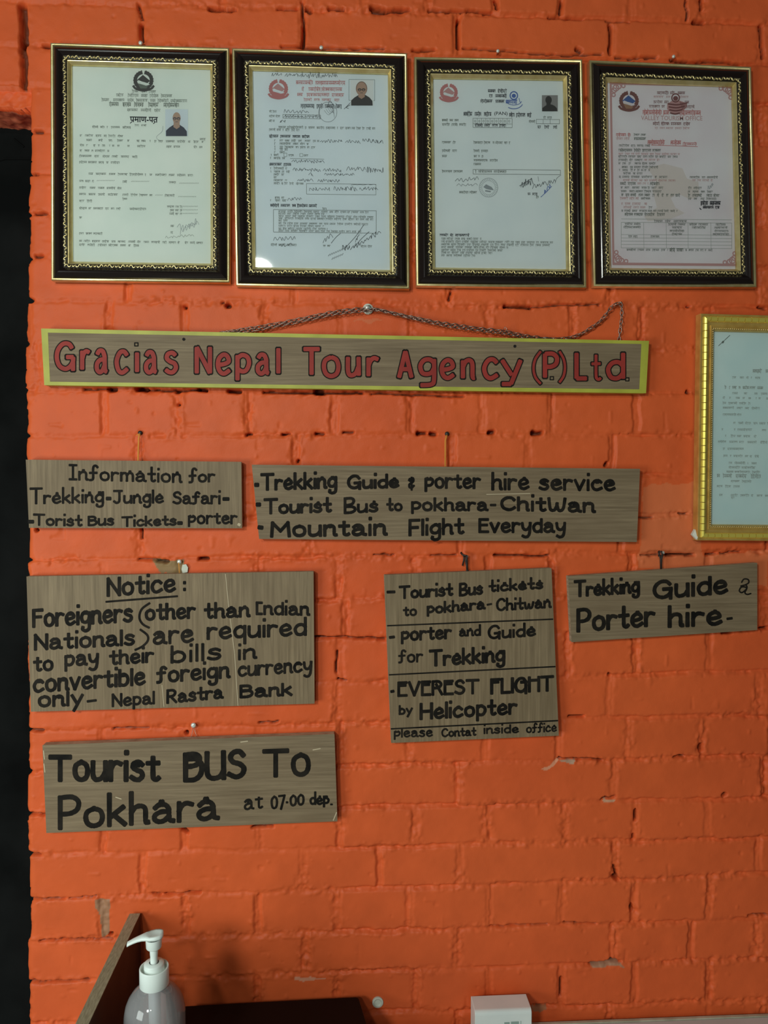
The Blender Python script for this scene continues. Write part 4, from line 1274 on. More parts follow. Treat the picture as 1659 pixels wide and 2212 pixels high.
m1 = MB()
rect(m1, 680, 1250, 1272, 1340, O2, S2, .8, T, .012)
m1.build('ruled_box', M['ink'], p2)
m1 = MB()
rect(m1, 398, 1472, 1275, 1664, O2, S2, .9, T, .012)
m1.build('ruled_box', M['ink'], p2)
m1 = MB()
rect(m1, 478, 660, 800, 692, O2, S2, .8, T, .02)
m1.build('ruled_box', M['ink'], p2)
m1 = MB()
rect(m1, 1042, 362, 1262, 540, O2, S2, .7, T, .01)
m1.build('ruled_box', M['ink'], p2)
for k in range(9): ribbon(mb, [(O2[0] + (505 + k * 33) / S2, O2[1] + 661 / S2), (O2[0] + (505 + k * 33) / S2, O2[1] + 695 / S2)], .7, T, cap=0)
m1 = MB()
rect(m1, 622, 995, 648, 1020, O2, S2, .7, T)
m1.build('ruled_box', M['ink'], p2)
m1 = MB()
rect(m1, 487, 990, 512, 1020, O2, S2, .7, T)
m1.build('ruled_box', M['ink'], p2)
ribbon(mb, [(O2[0] + 540 / S2, O2[1] + 1037 / S2), (O2[0] + 830 / S2, O2[1] + 1043 / S2)], .8, T, cap=0)
mb.build('ruled_box', M['ink'], p2)
emblem(p2, 601.4, 191.5, 20.5, [M['emb_red'], M['ink_pink'], M['emb_red'], M['paper_white']], yp)
portrait(p2, 757, 173, 807, 228, M['ph_white'], M['ph_skin'], M['ph_mono'], yp, .48, .36, .22, True, M['ph_skin_d'])
mb = MB()
zz = lambda x, y, O=O2, s=S2: (O[0] + x / s, O[1] + y / s)
for k, (a, b, c_, d, n, am) in enumerate(((375, 322, 470, 320, 9, 5), (500, 322, 640, 328, 15, 6), (640, 330, 800, 330, 17, 8), (800, 330, 945, 325, 17, 7), (485, 632, 700, 640, 15, 5), (485, 675, 640, 680, 21, 4), (640, 680, 800, 680, 17, 3), (450, 718, 500, 716, 7, 5),
                                         (800, 890, 990, 885, 19, 5), (1010, 892, 1140, 895, 11, 6), (1160, 880, 1335, 895, 21, 6), (560, 1060, 830, 1062, 25, 5), (570, 1130, 800, 1135, 25, 5), (820, 1130, 980, 1140, 15, 5), (1020, 1125, 1180, 1125, 13, 7), (1190, 1130, 1335, 1140, 19, 9),
                                         (700, 1165, 740, 1180, 5, 4), (830, 1172, 1085, 1172, 25, 4), (600, 1220, 730, 1222, 13, 5), (780, 1225, 960, 1225, 19, 5), (705, 1297, 880, 1300, 15, 6), (915, 1295, 1110, 1295, 19, 7), (1130, 1295, 1285, 1290, 15, 7), (525, 1385, 640, 1375, 11, 5), (1060, 1260, 1280, 1258, 9, 1))):

    A, B = zz(a, b), zz(c_, d)
    scribble(mb, *A, *B, n, T, .85, am * .75, k + 20)
for k, (a, b, c_, d, n, am) in enumerate(((400, 1725, 590, 1715, 13, 5), (820, 1740, 900, 1690, 7, 7), (440, 1775, 560, 1770, 9, 4))): scribble(mb, *zz(a, b), *zz(c_, d), n, T, .9, am, k + 60)
for P in ([(1000, 1810), (1100, 1700), (1170, 1600)], [(1080, 1800), (1150, 1720), (1215, 1660)], [(890, 1760), (930, 1710), (970, 1675)], [(1040, 610), (1020, 600), (1060, 575)], [(1000, 615), (1030, 585), (1055, 560)], [(860, 600), (880, 545), (925, 610)]): ribbon(mb, smooth([zz(*p) for p in P]), 1.1, T, cap=0)
scribble(mb, *zz(990, 1800), *zz(1050, 1790), 9, T, 1.2, 6, 71)
scribble(mb, *zz(1060, 1800), *zz(1310, 1665), 21, T, 1.1, 6, 72)
scribble(mb, *zz(1100, 1740), *zz(1130, 1680), 7, T, 1.0, 5, 73)
mb.build('handwriting', M['pen'], p2)
mb = MB()
c_ = zz(862, 640)
ring(mb, c_[0], c_[1], 19.5, 21.5, 1.0, T)
for k in range(6): ribbon(mb, smooth([(c_[0] - 8 + k * 4.5, c_[1] - 4 - k * 2), (c_[0] + 2 + k * 2, c_[1] + 6 - k * 3), (c_[0] + 14, c_[1] - 8 + k * 4)]), .8, T, cap=0)
ring(mb, c_[0] - 14, c_[1] + 2, 5, 14, 2.2, T, 110, 250)
for y0 in (1870, 1900):
    x = 0
    while x < (150 if y0 == 1870 else 90):
        a = zz(865 + x + (y0 - 1870), y0 - x * .42)
        ribbon(mb, [a, (a[0] + 3.5, a[1] - 5)], 1.4, T, cap=0)
        x += 17
mb.build('ink_stamp', M['pen_light'], p2)

# ---- third certificate
r3, p3, yp = certificate([(894.4, 122.3), (1258.4, 127.3), (1267.4, 622), (899.4, 617.1)], 'framed sparse white certificate with a blue stamp and small grey portrait at its upper right', M['paper_cream'])
T = lambda p: un(p[0], p[1], yp)
O3, S3 = (880, 90), 4.022
rows_text(p3, 'bold_line', M['ink_black'], '''425 28 1.2:700-765 785-865
468 28 1.2:710-740 765-860
515 28 1.2:635-740 765-845
627 34 1.4:490-565 585-640 665-730
632 34 1.4:885-930 945-1025 1040-1080
725 24 1.1:585-655 670-720 735-785 800-855
1680 22 1.1:280-355 370-400 415-540
735 24 1.1:1130-1160 1190-1235 1265-1300
1318 22 1.1:1045-1070 1085-1130''', O3, S3, .008, T)
mb = MB()
lines_text(mb, '''683:300-350 365-400 410-445
720:300-370 385-435 450-510
655 20:1180-1205 1215-1255
690 20:1055-1110
875:300-380 395-420 575-655 665-720 740-755 765-830 840-870 880-895
948:300-375 390-430 575-625 640-700
995:300-345 575-605 615-630 645-660
1030:575-695 715-785
1063:575-640
1127:300-390 400-480 590-600 615-735 750-860
1308:450-530 540-605
1345:1120-1140''', O3, S3, .006, T, 5, 1.0)
for y, b in ((1712, 645), (1738, 1275), (1762, 1240), (1786, 875), (1811, 830), (1834, 740), (1858, 600)):
    lines_text(mb, f'{y} 19 .8:=295-{b}', O3, S3, .008, T)
mb.build('printed_text', M['ink'], p3)
font_text(p3, 'heading_text', '(PAN)', 1067.5, 1096.5, 250.5, 9.5, yp, M['ink_black'], .01, .006)
mb = MB()
m1 = MB()
rect(m1, 570, 665, 910, 745, O3, S3, .8, T, .006)
m1.build('ruled_box', M['ink'], p3)
ribbon(mb, [(1022, 267.3), (1106, 268)], .7, T, cap=0)
for k in range(1, 9): ribbon(mb, [(O3[0] + (570 + k * 37) / S3, O3[1] + 667 / S3), (O3[0] + (570 + k * 37) / S3, O3[1] + 711 / S3)], .7, T, cap=0)
for k in range(9): ring(mb, O3[0] + (588 + k * 37) / S3, O3[1] + 691 / S3, 1.6, 2.4, .7, T, n=8)
m1 = MB()
rect(m1, 1120, 675, 1322, 713, O3, S3, .8, T, .006)
m1.build('ruled_box', M['ink'], p3)
for k in (1180, 1240): ribbon(mb, [(O3[0] + k / S3, O3[1] + 676 / S3), (O3[0] + k / S3, O3[1] + 713 / S3)], .7, T, cap=0)
m1 = MB()
rect(m1, 571, 1110, 1330, 1150, O3, S3, .9, T, .008)
m1.build('ruled_box', M['ink'], p3)
mb.build('ruled_box', M['ink'], p3)
emblem(p3, 969.5, 199.4, 19, [M['emb_red'], M['ink_pink'], M['emb_red'], M['paper_cream']], yp)
portrait(p3, 1170.5, 205.6, 1205, 240.5, M['ph_grey'], M['ph_mono'], M['ph_mono'], yp, .42, .3, .2, False)
mb = MB()
ring(mb, 1110, 206.5, 8, 8.4, 2.4, T)
poly(mb, oval(1110, 207, 4.5, 4.5), T)
lines_text(mb, '''517 34 1.6:855-955''', O3, S3, .01, lambda p: un(p[0], p[1], yp - .00012))
ring(mb, 1110, 217, 17, 10, 1.2, T, 10, 165)
ring(mb, 1110, 222, 19, 13, 1.6, T, 15, 130)
ribbon(mb, [(1121, 212), (1124, 223)], 1.2, T, cap=0)
scribble(mb, 1175, 416, 1190, 400, 15, T, 1.2, 4, 5)
ribbon(mb, [(1168, 426), (1181, 414), (1192, 402)], 1.3, T, cap=0)
mb.build('blue_stamp', M['ink_blue'], p3)
mb = MB()
ring(mb, 1055.3, 405.3, 20, 20.6, .9, T)
ring(mb, 1055.3, 405.3, 14.5, 15, .6, T)
for k in range(30):
    a = 2 * math.pi * k / 30
    ribbon(mb, [(1055.3 + 16 * math.cos(a), 405.3 + 16.5 * math.sin(a)), (1055.3 + 18.6 * math.cos(a), 405.3 + 19 * math.sin(a))], 1.0, T, cap=0)
poly(mb, [(1044, 404), (1050, 398), (1062, 404), (1067, 411), (1058, 410), (1050, 408)], T)
ribbon(mb, [(1048, 412), (1060, 414)], 3, T, cap=0)
mb.build('ink_stamp', M['pen_light'], p3)
mb = MB()
scribble(mb, 985, 390, 1035, 386, 13, T, .9, 5, 31)
scribble(mb, 988, 400, 1030, 399, 11, T, .7, 3, 32)
mb.build('signature', M['pen'], p3)
mb = MB()
scribble(mb, 1125, 398, 1150, 392, 13, T, 1.2, 9, 33)
scribble(mb, 1150, 404, 1200, 390, 17, T, 1.0, 6, 34)
ribbon(mb, smooth([(1122, 402), (1135, 394), (1148, 386)]), 1.2, T, cap=0)
ribbon(mb, smooth([(1199, 396), (1203, 385), (1212, 378)]), .8, T, cap=0)
ribbon(mb, [(1162, 381), (1164, 392)], .7, T, cap=0)
mb.build('signature', M['pen'], p3)

# ---- fourth certificate
r4, p4, yp = certificate([(1272.9, 129.3), (1623.4, 143.5), (1634.9, 620.8), (1282.4, 618.3)], 'framed pinkish licence with maroon ornamental border, blue emblem and brown water stain', M['paper_pink'])
T = lambda p: un(p[0], p[1], yp)
T2 = lambda p: un(p[0], p[1], yp - .00012)
O4, S4 = (1260, 100), 4.0226
z4 = lambda x, y: (O4[0] + x / S4, O4[1] + y / S4)
mb = MB()
poly(mb, [z4(x, y) for x, y in ((560, 1060), (700, 1020), (860, 1060), (900, 1150), (1000, 1180), (1010, 1300), (930, 1330), (820, 1280), (760, 1320), (800, 1400), (880, 1450), (760, 1500), (560, 1520), (530, 1480), (640, 1400), (600, 1250), (640, 1180))], lambda p: un(p[0], p[1], yp + .00002))
mb.build('water_stain', M['stain'], p4)
mb = MB()
bd = [(238, 322), (1305, 345), (1340, 1900), (262, 1890)]
for i in range(4):
    a, b = z4(*bd[i]), z4(*bd[(i + 1) % 4])
    ribbon(mb, [a, b], 5.5 if i in (0, 2) else 4.5, T, cap=0.3)
for (x, y), (sx, sy) in zip(bd, ((1, 1), (-1, 1), (-1, -1), (1, -1))):
    for dx, dy, rr_ in ((30, 60, 20), (70, 28, 20), (45, 40, 26), (25, 100, 15), (110, 22, 15)):
        c_ = z4(x + sx * dx, y + sy * dy)
        ring(mb, c_[0], c_[1], rr_ / S4, rr_ / S4, 2.6, T, n=12)
mb.build('ornamental_border', M['ink_pink'], p4)
mb = MB()
lines_text(mb, '''572 40 1.25:515-680 695-750 840-1020
770 26 1.2:285-370 385-410
833 38 1.3:560-710 760-850''', O4, S4, .01, T)
ribbon(mb, [z4(590, 858), z4(995, 872)], 1.0, T, cap=0)
lines_text(mb, '''850 26 1:865-985''', O4, S4, .0, T)
mb.build('red_heading', M['ink_red'], p4)
font_text(p4, 'heading_text', 'VALLEY TOURISM OFFICE', *(z4(502, 0)[0], z4(1035, 0)[0]), z4(0, 641)[1], 9.6, yp, M['ink_pink'], .008, .004)
rows_text(p4, 'maroon_line', M['ink_maroon'], '''403 26 1.1:640-740 755-795 820-885
482 24 1:610-690 705-740 880-920
520 24 1:570-665 680-710 910-965
670 26 1.2:605-660 675-745 760-850 870-930''', O4, S4, .008, T)
mb = MB()
lines_text(mb, '''437 18 .8:610-700 720-760 840-915
711 18 .8:=620-925
803 20 .8:285-345 355-400
935 18 .8:=305-840
1165 18 .8:=345-800 
1165 18 .8:=945-1125
988 18 .8:=530-680
1193 18 .8:=470-570
1322 20 .9:=320-480
1400 20 .8:=350-540
1368 20 .9:330-345 360-410 425-500 530-555''', O4, S4, .006, T)
mb.build('pale_text', M['ink_pink'], p4)
mb = MB()
lines_text(mb, '''768:440-490 500-545
803 24 1.2:440-545
863:310-335 340-400 415-450 465-520 535-580
903 24 1.1:305-425 440-500 510-590 600-675
958:=305-835
988:305-385 400-430 445-515
1018:305-325 340-370 395-415 445-500 510-555 570-630
1050:335-385 405-430 440-500 510-565 575-650
1076:310-320 340-385 410-430 440-455 470-490 500-520 530-550 565-580
1105:345-410 430-455 465-515
1135:310-325 340-400 415-490 505-600 620-640 660-730 925-1010 1030-1060 1075-1170
1193 24 1.1:320-370 385-455 580-660
1228:325-345 360-400 425-490 505-550 560-580 590-640 655-695 910-940 960-1030
1260:325-375 400-445 455-520 530-590 600-680 910-930 950-1000 1020-1055 1075-1125
1292 24 1.1:330-350 365-400 410-460 480-520 530-580 600-620 640-660 680-700 720-740 760-790 800-840 910-930 950-1030 1070-1120 1130-1185
1322:500-580 910-940 960-990 1020-1055 1070-1155
1400:570-600
1430:330-345 =355-820
1460 24 1.1:360-430 440-520 530-620 640-710
1518:615-690 710-760 785-900
1545:360-430 440-495 735-810 820-890 920-990 1000-1085 1150-1235
1572:350-500 770-860 945-1065 1140-1255
1602:750-875 1140-1260
1630:770-860 1125-1265
1652:390-425 435-470 585-660
1768:375-460 470-530 545-585 600-660 675-715 730-740 885-900 915-960 975-1005 1015-1045 1055-1070 1085-1120
1768 28 1.3:750-795 810-870''', O4, S4, .006, T2, 4.6, .85)
mb.build('printed_text', M['ink'], p4)
mb = MB()
lines_text(mb, '''1363 34 1.8:1020-1085 1100-1195
1400 24 1.5:1040-1130 1145-1185''', O4, S4, .0, T2)
ribbon(mb, [z4(1010, 1405), z4(1025, 1420)], 2, T2, cap=0)
mb.build('bold_text', M['ink_black'], p4)
mb = MB()
rect(mb, 330, 1530, 1290, 1752, O4, S4, .8, T, .006)
ribbon(mb, [z4(330, 1500), z4(1290, 1508)], .8, T, cap=0)
for y in (1636, 1665, 1693, 1722): ribbon(mb, [z4(330, y), z4(1290, y + 6)], .7, T, cap=0)
for x in (525, 720, 910, 1108): ribbon(mb, [z4(x, 1531), z4(x + 2, 1755)], .7, T, cap=0)
mb.build('ruled_table', M['ink_light'], p4)
emblem(p4, 1358.7, 217.5, 21, [M['emb_ring'], M['emb_blue'], M['emb_tan'], M['paper_pink']], yp)
mb = MB()
c_ = z4(802, 448)
ring(mb, c_[0], c_[1], 8.2, 8.8, 2.6, T2)
poly(mb, oval(c_[0], c_[1] + 1, 5.5, 5), T2)
poly(mb, [z4(730, 500), z4(775, 470), z4(830, 470), z4(890, 490), z4(905, 520), z4(870, 560), z4(840, 590), z4(760, 575), z4(728, 545)], lambda p: un(p[0], p[1], yp - .00004), 1)
for k in range(4):
    a, b = z4(735 + k * 6, 500 + k * 26), z4(905 - k * 22, 490 + k * 30)
    ribbon(mb, smooth([a, ((a[0] + b[0]) / 2, max(a[1], b[1]) + 2), b]), 3.2, T2, cap=0)
for k in range(5): ribbon(mb, [z4(840 + k * 14, 480 + k * 4), z4(865 + k * 10, 550 - k * 4)], 1.3, T2, cap=0)
mb.build('ink_stamp', [M['ink_maroon'], M['ink_pink']], p4)
mb = MB()
scribble(mb, *z4(1085, 1235), *z4(1130, 1195), 9, T2, .9, 5, 41)
mb.build('signature', M['pen_light'], p4)

# ---- gold frame at the right edge
G4 = [(1513.7, 676.7), (1862, 685.7), (1858, 1170.5), (1506.8, 1167.8)]
YG = YW
q = quad_pts(G4, YG - .016)
W = ((q[1] - q[0]).length + (q[2] - q[3]).length) / 2
H = ((q[3] - q[0]).length + (q[2] - q[1]).length) / 2
c = bil(q, .5, 1)
r5 = empty('framed_certificate', (c.x, YG, c.z), 'framed certificate in a bright yellow-gold block-patterned frame right of the agency sign', 'certificate', 'certificates in black and gold frames')
moulding(q, W, H, [(0, 0), (0, .014), (.0008, .016), (.003, .016), (.0038, .0150), (.0122, .0150), (.0126, .0140), (.0165, .0128), (.0172, .0140), (.0183, .0142), (.0190, .0128), (.0230, .0110), (.0240, .0070), (.0244, .0045)], YG).build('gold_moulding', M['gold_frame'], r5)
mb = MB()
for side in range(4):
    L = (W if side % 2 == 0 else H) - .009
    n = int(L / .0105)
    for k in range(n):
        s0, s1 = .0045 + L * (k + .05) / n, .0045 + L * (k + .95) / n
        prof = [(.0042, .0150), (.0054, .0178), (.0080, .0190), (.0106, .0178), (.0118, .0150)]
        vs = []
        for s_ in (s0, s1):
            for ac, h in prof:
                al = s_
                lo_, hi_ = ac, (W if side % 2 == 0 else H) - ac
                al = min(max(al, lo_), hi_)
                u, v = ((al / W, ac / H), (1 - ac / W, al / H), (al / W, 1 - ac / H), (ac / W, al / H))[side]
                p = bil(q, u, v)
                vs.append((p.x, YG - h, p.z))
        m5 = len(prof)
        mb.add(vs, [(i, i + 1, m5 + i + 1, m5 + i) for i in range(m5 - 1)] + [tuple(range(m5))[::-1], tuple(range(m5, 2 * m5))])
fix_normals(mb.build('block_relief', M['gold_bead'], r5))
mb = MB()
for side in range(4):
    L = (W if side % 2 == 0 else H) - .042
    n = int(L / .0032)
    for k in range(n):
        al, ac = .021 + L * (k + .5) / n, .0212
        u, v = ((al / W, ac / H), (1 - ac / W, al / H), (al / W, 1 - ac / H), (ac / W, al / H))[side]
        p = bil(q, u, v)
        d = Vector((1, 0, .6)) if side % 2 == 0 else Vector((.6, 0, 1))
        d = d.normalized() * .0014
        pc = Vector((p.x, YG - .0125, p.z))
        mb.tube([pc - d, pc, pc + d], [.0004, .0010, .0004], 5)
mb.build('rope_relief', M['gold'], r5, True)
ins = .0242
Q = lambda y: [Vector((p.x, y, p.z)) for p in (bil(q, ins / W, ins / H), bil(q, 1 - ins / W, ins / H), bil(q, 1 - ins / W, 1 - ins / H), bil(q, ins / W, 1 - ins / H))]
mb = MB()
f, b = Q(YG - .0042), Q(YG)
mb.add(f + b, [(0, 3, 2, 1), (4, 5, 6, 7), (0, 1, 5, 4), (1, 2, 6, 5), (2, 3, 7, 6), (3, 0, 4, 7)])
p5 = mb.build('paper', M['paper_blue'], r5)
mb = MB()
mb.add(Q(YG - .0066), [(0, 3, 2, 1)])
mb.build('glass_pane', M['glass'], r5)
yp = YG - .0043
T = lambda p: un(p[0], p[1], yp)
O5, S5 = (1460, 640), 3.95
mb = MB()
lines_text(mb, '''632 30 1.3:655-735 765-840
690:480-515 545-580 600-620 640-650 675-720
775 24 1.1:415-430 455-465 480-520 535-550 570-625 630-680 695-745
825:480-530 580-610 670-695 725-780 800-850
865:400-420 455-470 510-545 570-590 620-640 680-690 705-725 770-800
910:400-430 445-525 540-600 620-635
950:400-495 520-570 590-625 645-715
1008:400-515 520-560
1078:490-510 530-575 590-640 660-695 710-765 780-840
1135:390-405 495-510 525-650 735-770
1190:420-430 470-510 520-560 575-635 665-690
1240:360-430 455-525 540-580 610-690 720-780
1300:400-420 440-580
1360:405-440 460-475 490-570 590-620 630-650 670-705
1420:450-480 500-590 610-615 645-690
1458:450-550 560-680
1495:430-490 500-630 650-720
1530 30 1.1:350-375 400-480 510-605 640-725
1575:470-545 565-645
1620:350-400 420-470 490-545
1695:370-400 470-530 550-625 640-660 690-740 760-820
1716:470-500''', O5, S5, .018, T, 4.6, .8)
mb.build('printed_text', M['ink_light'], p5)
mb = MB()
ribbon(mb, [(1552, 747), (1561, 739), (1577, 724)], 1.3, T, cap=0)
ribbon(mb, [(1560, 741), (1563, 737)], 4, T, cap=0)
mb.build('crease_mark', M['ink'], p5)
mb = MB()
a = [un(1508, 1133, YG - .008), un(1512, 1140, YG - .012), un(1506, 1166, YG - .0165), un(1495.5, 1155, YG - .008)]
mb.add(a + [p + Vector((0, .006, 0)) for p in a], [(0, 3, 2, 1), (4, 5, 6, 7), (0, 1, 5, 4), (1, 2, 6, 5), (2, 3, 7, 6), (3, 0, 4, 7)])
fix_normals(mb.build('corner_chip', M['putty'], r5))


# ================================================================ NAILS, THREADS, WIRES, CHAIN
def nail(px, py, r, label, m='nail', out=0.010, name='nail', group='nails and screws in the wall', plate=None):
    """round head on a shank that runs into the wall"""
    c = un(px, py, -out)
    mb = MB()
    pr = [(r * .35, 0.0), (r * .35, out + .012), (r * .9, out + .0121), (r, out + .0128), (r * .8, out + .0142), (r * .3, out + .0148)]
    mb.lathe(pr, (0, 0, 0), 16)
    mb.v = [(c.x + x, 0.0145 - z, c.z + y) for x, y, z in mb.v]
    o = fix_normals(mb.build(name, M[m], None, True))
    me_ = o.data
    me_.transform(__import__('mathutils').Matrix.Translation((-c.x, 0, -c.z)))
    o.location = (c.x, 0, c.z)
    return tag(o, label, 'nail', group)


nail(303, 91.5, .0031, 'bright round nail head above the frame nearest the doorway', out=.009)
nail(694, 101.5, .0030, 'bright round nail head above the second frame, the one with lamp glare', out=.009)
nail(1076, 109, .0026, 'grey bent nail above the third frame with the blue-stamped certificate', out=.009)
nail(1456, 121, .0026, 'grey bent nail above the frame with the pinkish licence', out=.009)
nail(302, 935, .0034, 'dark screw head with an orange thread above the Information sign', 'nail_dark', .003, 'screw')
nail(966, 937, .0034, 'dark screw head with an orange thread above the long Trekking Guide sign', 'nail_dark', .003, 'screw')
nail(387, 1213.5, .0035, 'bright round nail head in bare plaster above the Notice sign', out=.006)
nail(417.5, 1567.5, .0040, 'bright round nail head above the Tourist Bus To Pokhara sign', out=.007)
nail(1008.5, 1202.5, .0026, 'dull nail wrapped in black wire above the squarish ruled sign', out=.006)
nail(1432.5, 1194.5, .0032, 'dull nail wrapped in black wire above the small tilted sign', out=.006)
nail(1342.5, 653.5, .0018, 'small dark nail holding the right end of the chain', 'nail_dark', .010)
o = nail(793, 664, .0035, 'zinc bolt through the middle of the chain above the agency sign', 'nail', .012, 'bolt')
for (x, y, r, hgt, m, nm) in ((795, 667, .0078, .004, 'putty', 'washer'), (795, 667, .0050, .009, 'nail_blue', 'nut')):
    mb = MB()
    c = un(x, y, -.004)
    mb.lathe([(r, 0), (r, hgt), (r * .7, hgt + .001)], (0, 0, 0), 6 if nm == 'nut' else 18)
    mb.v = [(c.x + a, .001 - z, c.z + b) for a, b, z in mb.v]
    fix_normals(mb.build(nm, M[m], o))
mb = MB()
c = un(816, 2165, -.001)
mb.lathe([(.0085, 0), (.0085, .003), (.006, .0036), (.004, .0022)], (0, 0, 0), 18)
mb.v = [(c.x + a, .001 - z, c.z + b) for a, b, z in mb.v]
tag(fix_normals(mb.build('wall_plug', M['putty'])), 'small round pale plug in the wall right of the black case', 'plug')
mb = MB()
P = [un(*p, -.0045) for p in ((394, 1220), (402, 1219), (406, 1226), (405, 1236), (394, 1238), (392, 1230))]
B_ = [Vector((p.x, .002, p.z)) for p in P]
n = len(P)
mb.add(P + B_, [tuple(range(n))[::-1]] + [(i, (i + 1) % n, n + (i + 1) % n, n + i) for i in range(n)])
tag(fix_normals(mb.build('putty_lump', M['putty'])), 'white lump of putty beside the nail above the Notice sign', 'putty')


def strand(name, paths, r, m, label, cat, group=None):
    mb = MB()
    for p in paths: mb.tube([un(x, y, d) for x, y, d in p], r, 6)
    return tag(mb.build(name, M[m], None, True), label, cat, group)


strand('thread', [[(301, 936, -.006), (299, 945, -.005), (298, 970, -.006), (297.5, 996, -.0125)], [(303, 937, -.006), (300, 946, -.006), (299, 996, -.012)], [(301, 937, -.006), (294, 941, -.004)]], .0006, 'thread', 'orange thread from the screw down to the Information sign', 'thread', 'orange hanging threads')
strand('thread', [[(966, 939, -.006), (963, 950, -.006), (962.5, 1008, -.0125)], [(964, 940, -.006), (961, 952, -.006), (961, 1008, -.0125)]], .00055, 'thread', 'orange thread from the screw down to the long Trekking Guide sign', 'thread', 'orange hanging threads')
strand('wire', [[(996, 1193, -.004), (1000, 1199, -.008), (1008, 1200, -.010), (1009, 1210, -.008), (1010, 1238, -.010)], [(1007, 1201, -.009), (1006, 1212, -.008), (1008, 1222, -.008), (1009, 1232, -.009)], [(1003, 1198, -.008), (1002, 1210, -.006), (999, 1222, -.006)], [(995, 1194, -.006), (1004, 1203, -.010)], [(1007, 1231, -.010), (1012, 1233, -.010)]], .0013, 'wire', 'twisted black wire from the nail down to the squarish ruled sign', 'wire', 'black hanging wires')
strand('wire', [[(1424, 1190, -.006), (1424, 1198, -.009), (1427, 1207, -.009), (1428, 1231, -.010)], [(1432, 1196, -.010), (1429, 1207, -.009), (1428, 1230, -.010)], [(1421, 1193, -.008), (1429, 1191, -.009), (1430, 1200, -.010), (1423, 1201, -.009), (1424, 1192, -.010)]], .0015, 'wire', 'twisted black wire from the nail down to the small tilted sign', 'wire', 'black hanging wires')
strand('thread', [[(386, 1215, -.006), (387, 1225, -.005), (388, 1240, -.008)]], .0007, 'thread', 'pale thread from the nail down to the Notice sign', 'thread', 'orange hanging threads')
strand('wire', [[(410, 1600, -.008), (414, 1588, -.005), (418, 1569, -.006)], [(418, 1569, -.006), (424, 1588, -.005), (428, 1599, -.008)]], .0004, 'steel', 'thin brown wire loop behind the Tourist Bus To Pokhara sign', 'wire', 'black hanging wires')

cp = [(476, 719, -.006), (560, 706, -.009), (640, 691, -.009), (720, 674, -.010), (780, 667, -.010), (795, 669, -.010), (812, 668, -.010), (860, 679, -.009), (950, 697, -.009), (1040, 710, -.009), (1090, 716, -.009), (1140, 726, -.008), (1200, 732, -.006), (1240, 727, -.006), (1272, 711, -.008), (1300, 690, -.009), (1320, 664, -.010), (1334, 655, -.011), (1342, 657, -.011), (1343, 680, -.010), (1340, 710, -.009), (1336, 742, -.006)]


def cat3(P, n):
    out = []
    for i in range(len(P) - 1):
        p0, p1, p2, p3 = P[max(i - 1, 0)], P[i], P[i + 1], P[min(i + 2, len(P) - 1)]
        for k in range(n):
            t = k / n
            out.append(0.5 * (2 * p1 + (p2 - p0) * t + (2 * p0 - 5 * p1 + 4 * p2 - p3) * t * t + (3 * p1 - p0 - 3 * p2 + p3) * t ** 3))
    return out + [P[-1]]


def chain_links(mb, path, pitch=.0062, r=.00075, half=.0022):
    C = cat3([un(*p) for p in path], 30)
    d = 0
    pos = [C[0]]
    acc = 0.0
    for i in range(1, len(C)):
        acc += (C[i] - C[i - 1]).length
        if acc >= pitch:
            pos.append(C[i])
            acc = 0.0
    for i in range(len(pos) - 1):
        a, b = pos[i], pos[i + 1]
        t = (b - a).normalized()
        s_ = t.cross(Vector((0, 1, 0))).normalized()
        o_ = Vector((0, 1, 0))
        ang = math.radians(45 if i % 2 else -45) + random.uniform(-.3, .3)
        n1 = s_ * math.cos(ang) + o_ * math.sin(ang)
        c = (a + b) / 2
        L = (b - a).length * .72
        pts = []
        for k in range(12):
            an = 2 * math.pi * k / 12
            pts.append(c + t * (L * math.cos(an)) + n1 * (half * math.sin(an)))
        mb.tube(pts, r, 5, closed=True)


mb = MB()
chain_links(mb, cp)
chain_links(mb, [(x + 4, y + (4.5 if 480 < x < 790 or 900 < x < 1180 else 1.5), d - .0015) for x, y, d in cp[:13]])
ribpts = [un(1088, 712, -.012), un(1091, 706, -.013), un(1095, 710, -.013), un(1092, 718, -.012)]
mb.tube(ribpts, .0007, 5)
tag(mb.build('chain', M['steel'], None, True), 'dark steel link chain draped over nails above the long agency sign', 'chain')

# ================================================================ DESK AND THINGS ON IT
ZD = 0.5 * (un(1270, 2212, -.012).z + un(1659, 2187, -.012).z) - 0.001
a, b = un(1270, 2213, -.012), un(1659, 2189, -.012)
DESK_X0, DESK_X1 = -0.52, 1.15
desk = empty('desk', ((DESK_X0 + DESK_X1) / 2, -.35, 0), 'pale laminate desk standing against the brick wall at the bottom', 'desk')
mb = MB()
mb.box((DESK_X0, -.66, ZD - .025), (DESK_X1, -.0145, ZD))
bevel(mb.build('desktop', M['desk_top'], desk), .002)
mb = MB()
mb.box((DESK_X0, -.0145, ZD - .025), (DESK_X1, -.010, ZD + .0015))
mb.build('back_edge_strip', M['desk_edge'], desk)
for x in (DESK_X0 + .06, DESK_X1 - .06):
    for y in (-.60, -.08):
        mb = MB()
        mb.box((x - .025, y - .025, 0), (x + .025, y + .025, ZD - .025))
        mb.build('leg', M['desk_leg'], desk)

# upright side board
tl, tr = un(280, 1972.5, -.006), un(303, 1974, -.006)
zt = (tl.z + tr.z) / 2
side = empty('side_board', ((tl.x + tr.x) / 2, -.3, ZD), 'upright dark brown board with a bare pale top edge, standing between doorway and bottle', 'board')
mb = MB()
mb.box((tl.x, -.52, ZD), (tr.x, -.006, zt - .0012))
mb.build('panel', M['brown_board'], side)
mb = MB()
mb.box((tl.x, -.52, zt - .0012), (tr.x, -.006, zt))
mb.build('top_edge', M['board_edge'], side)

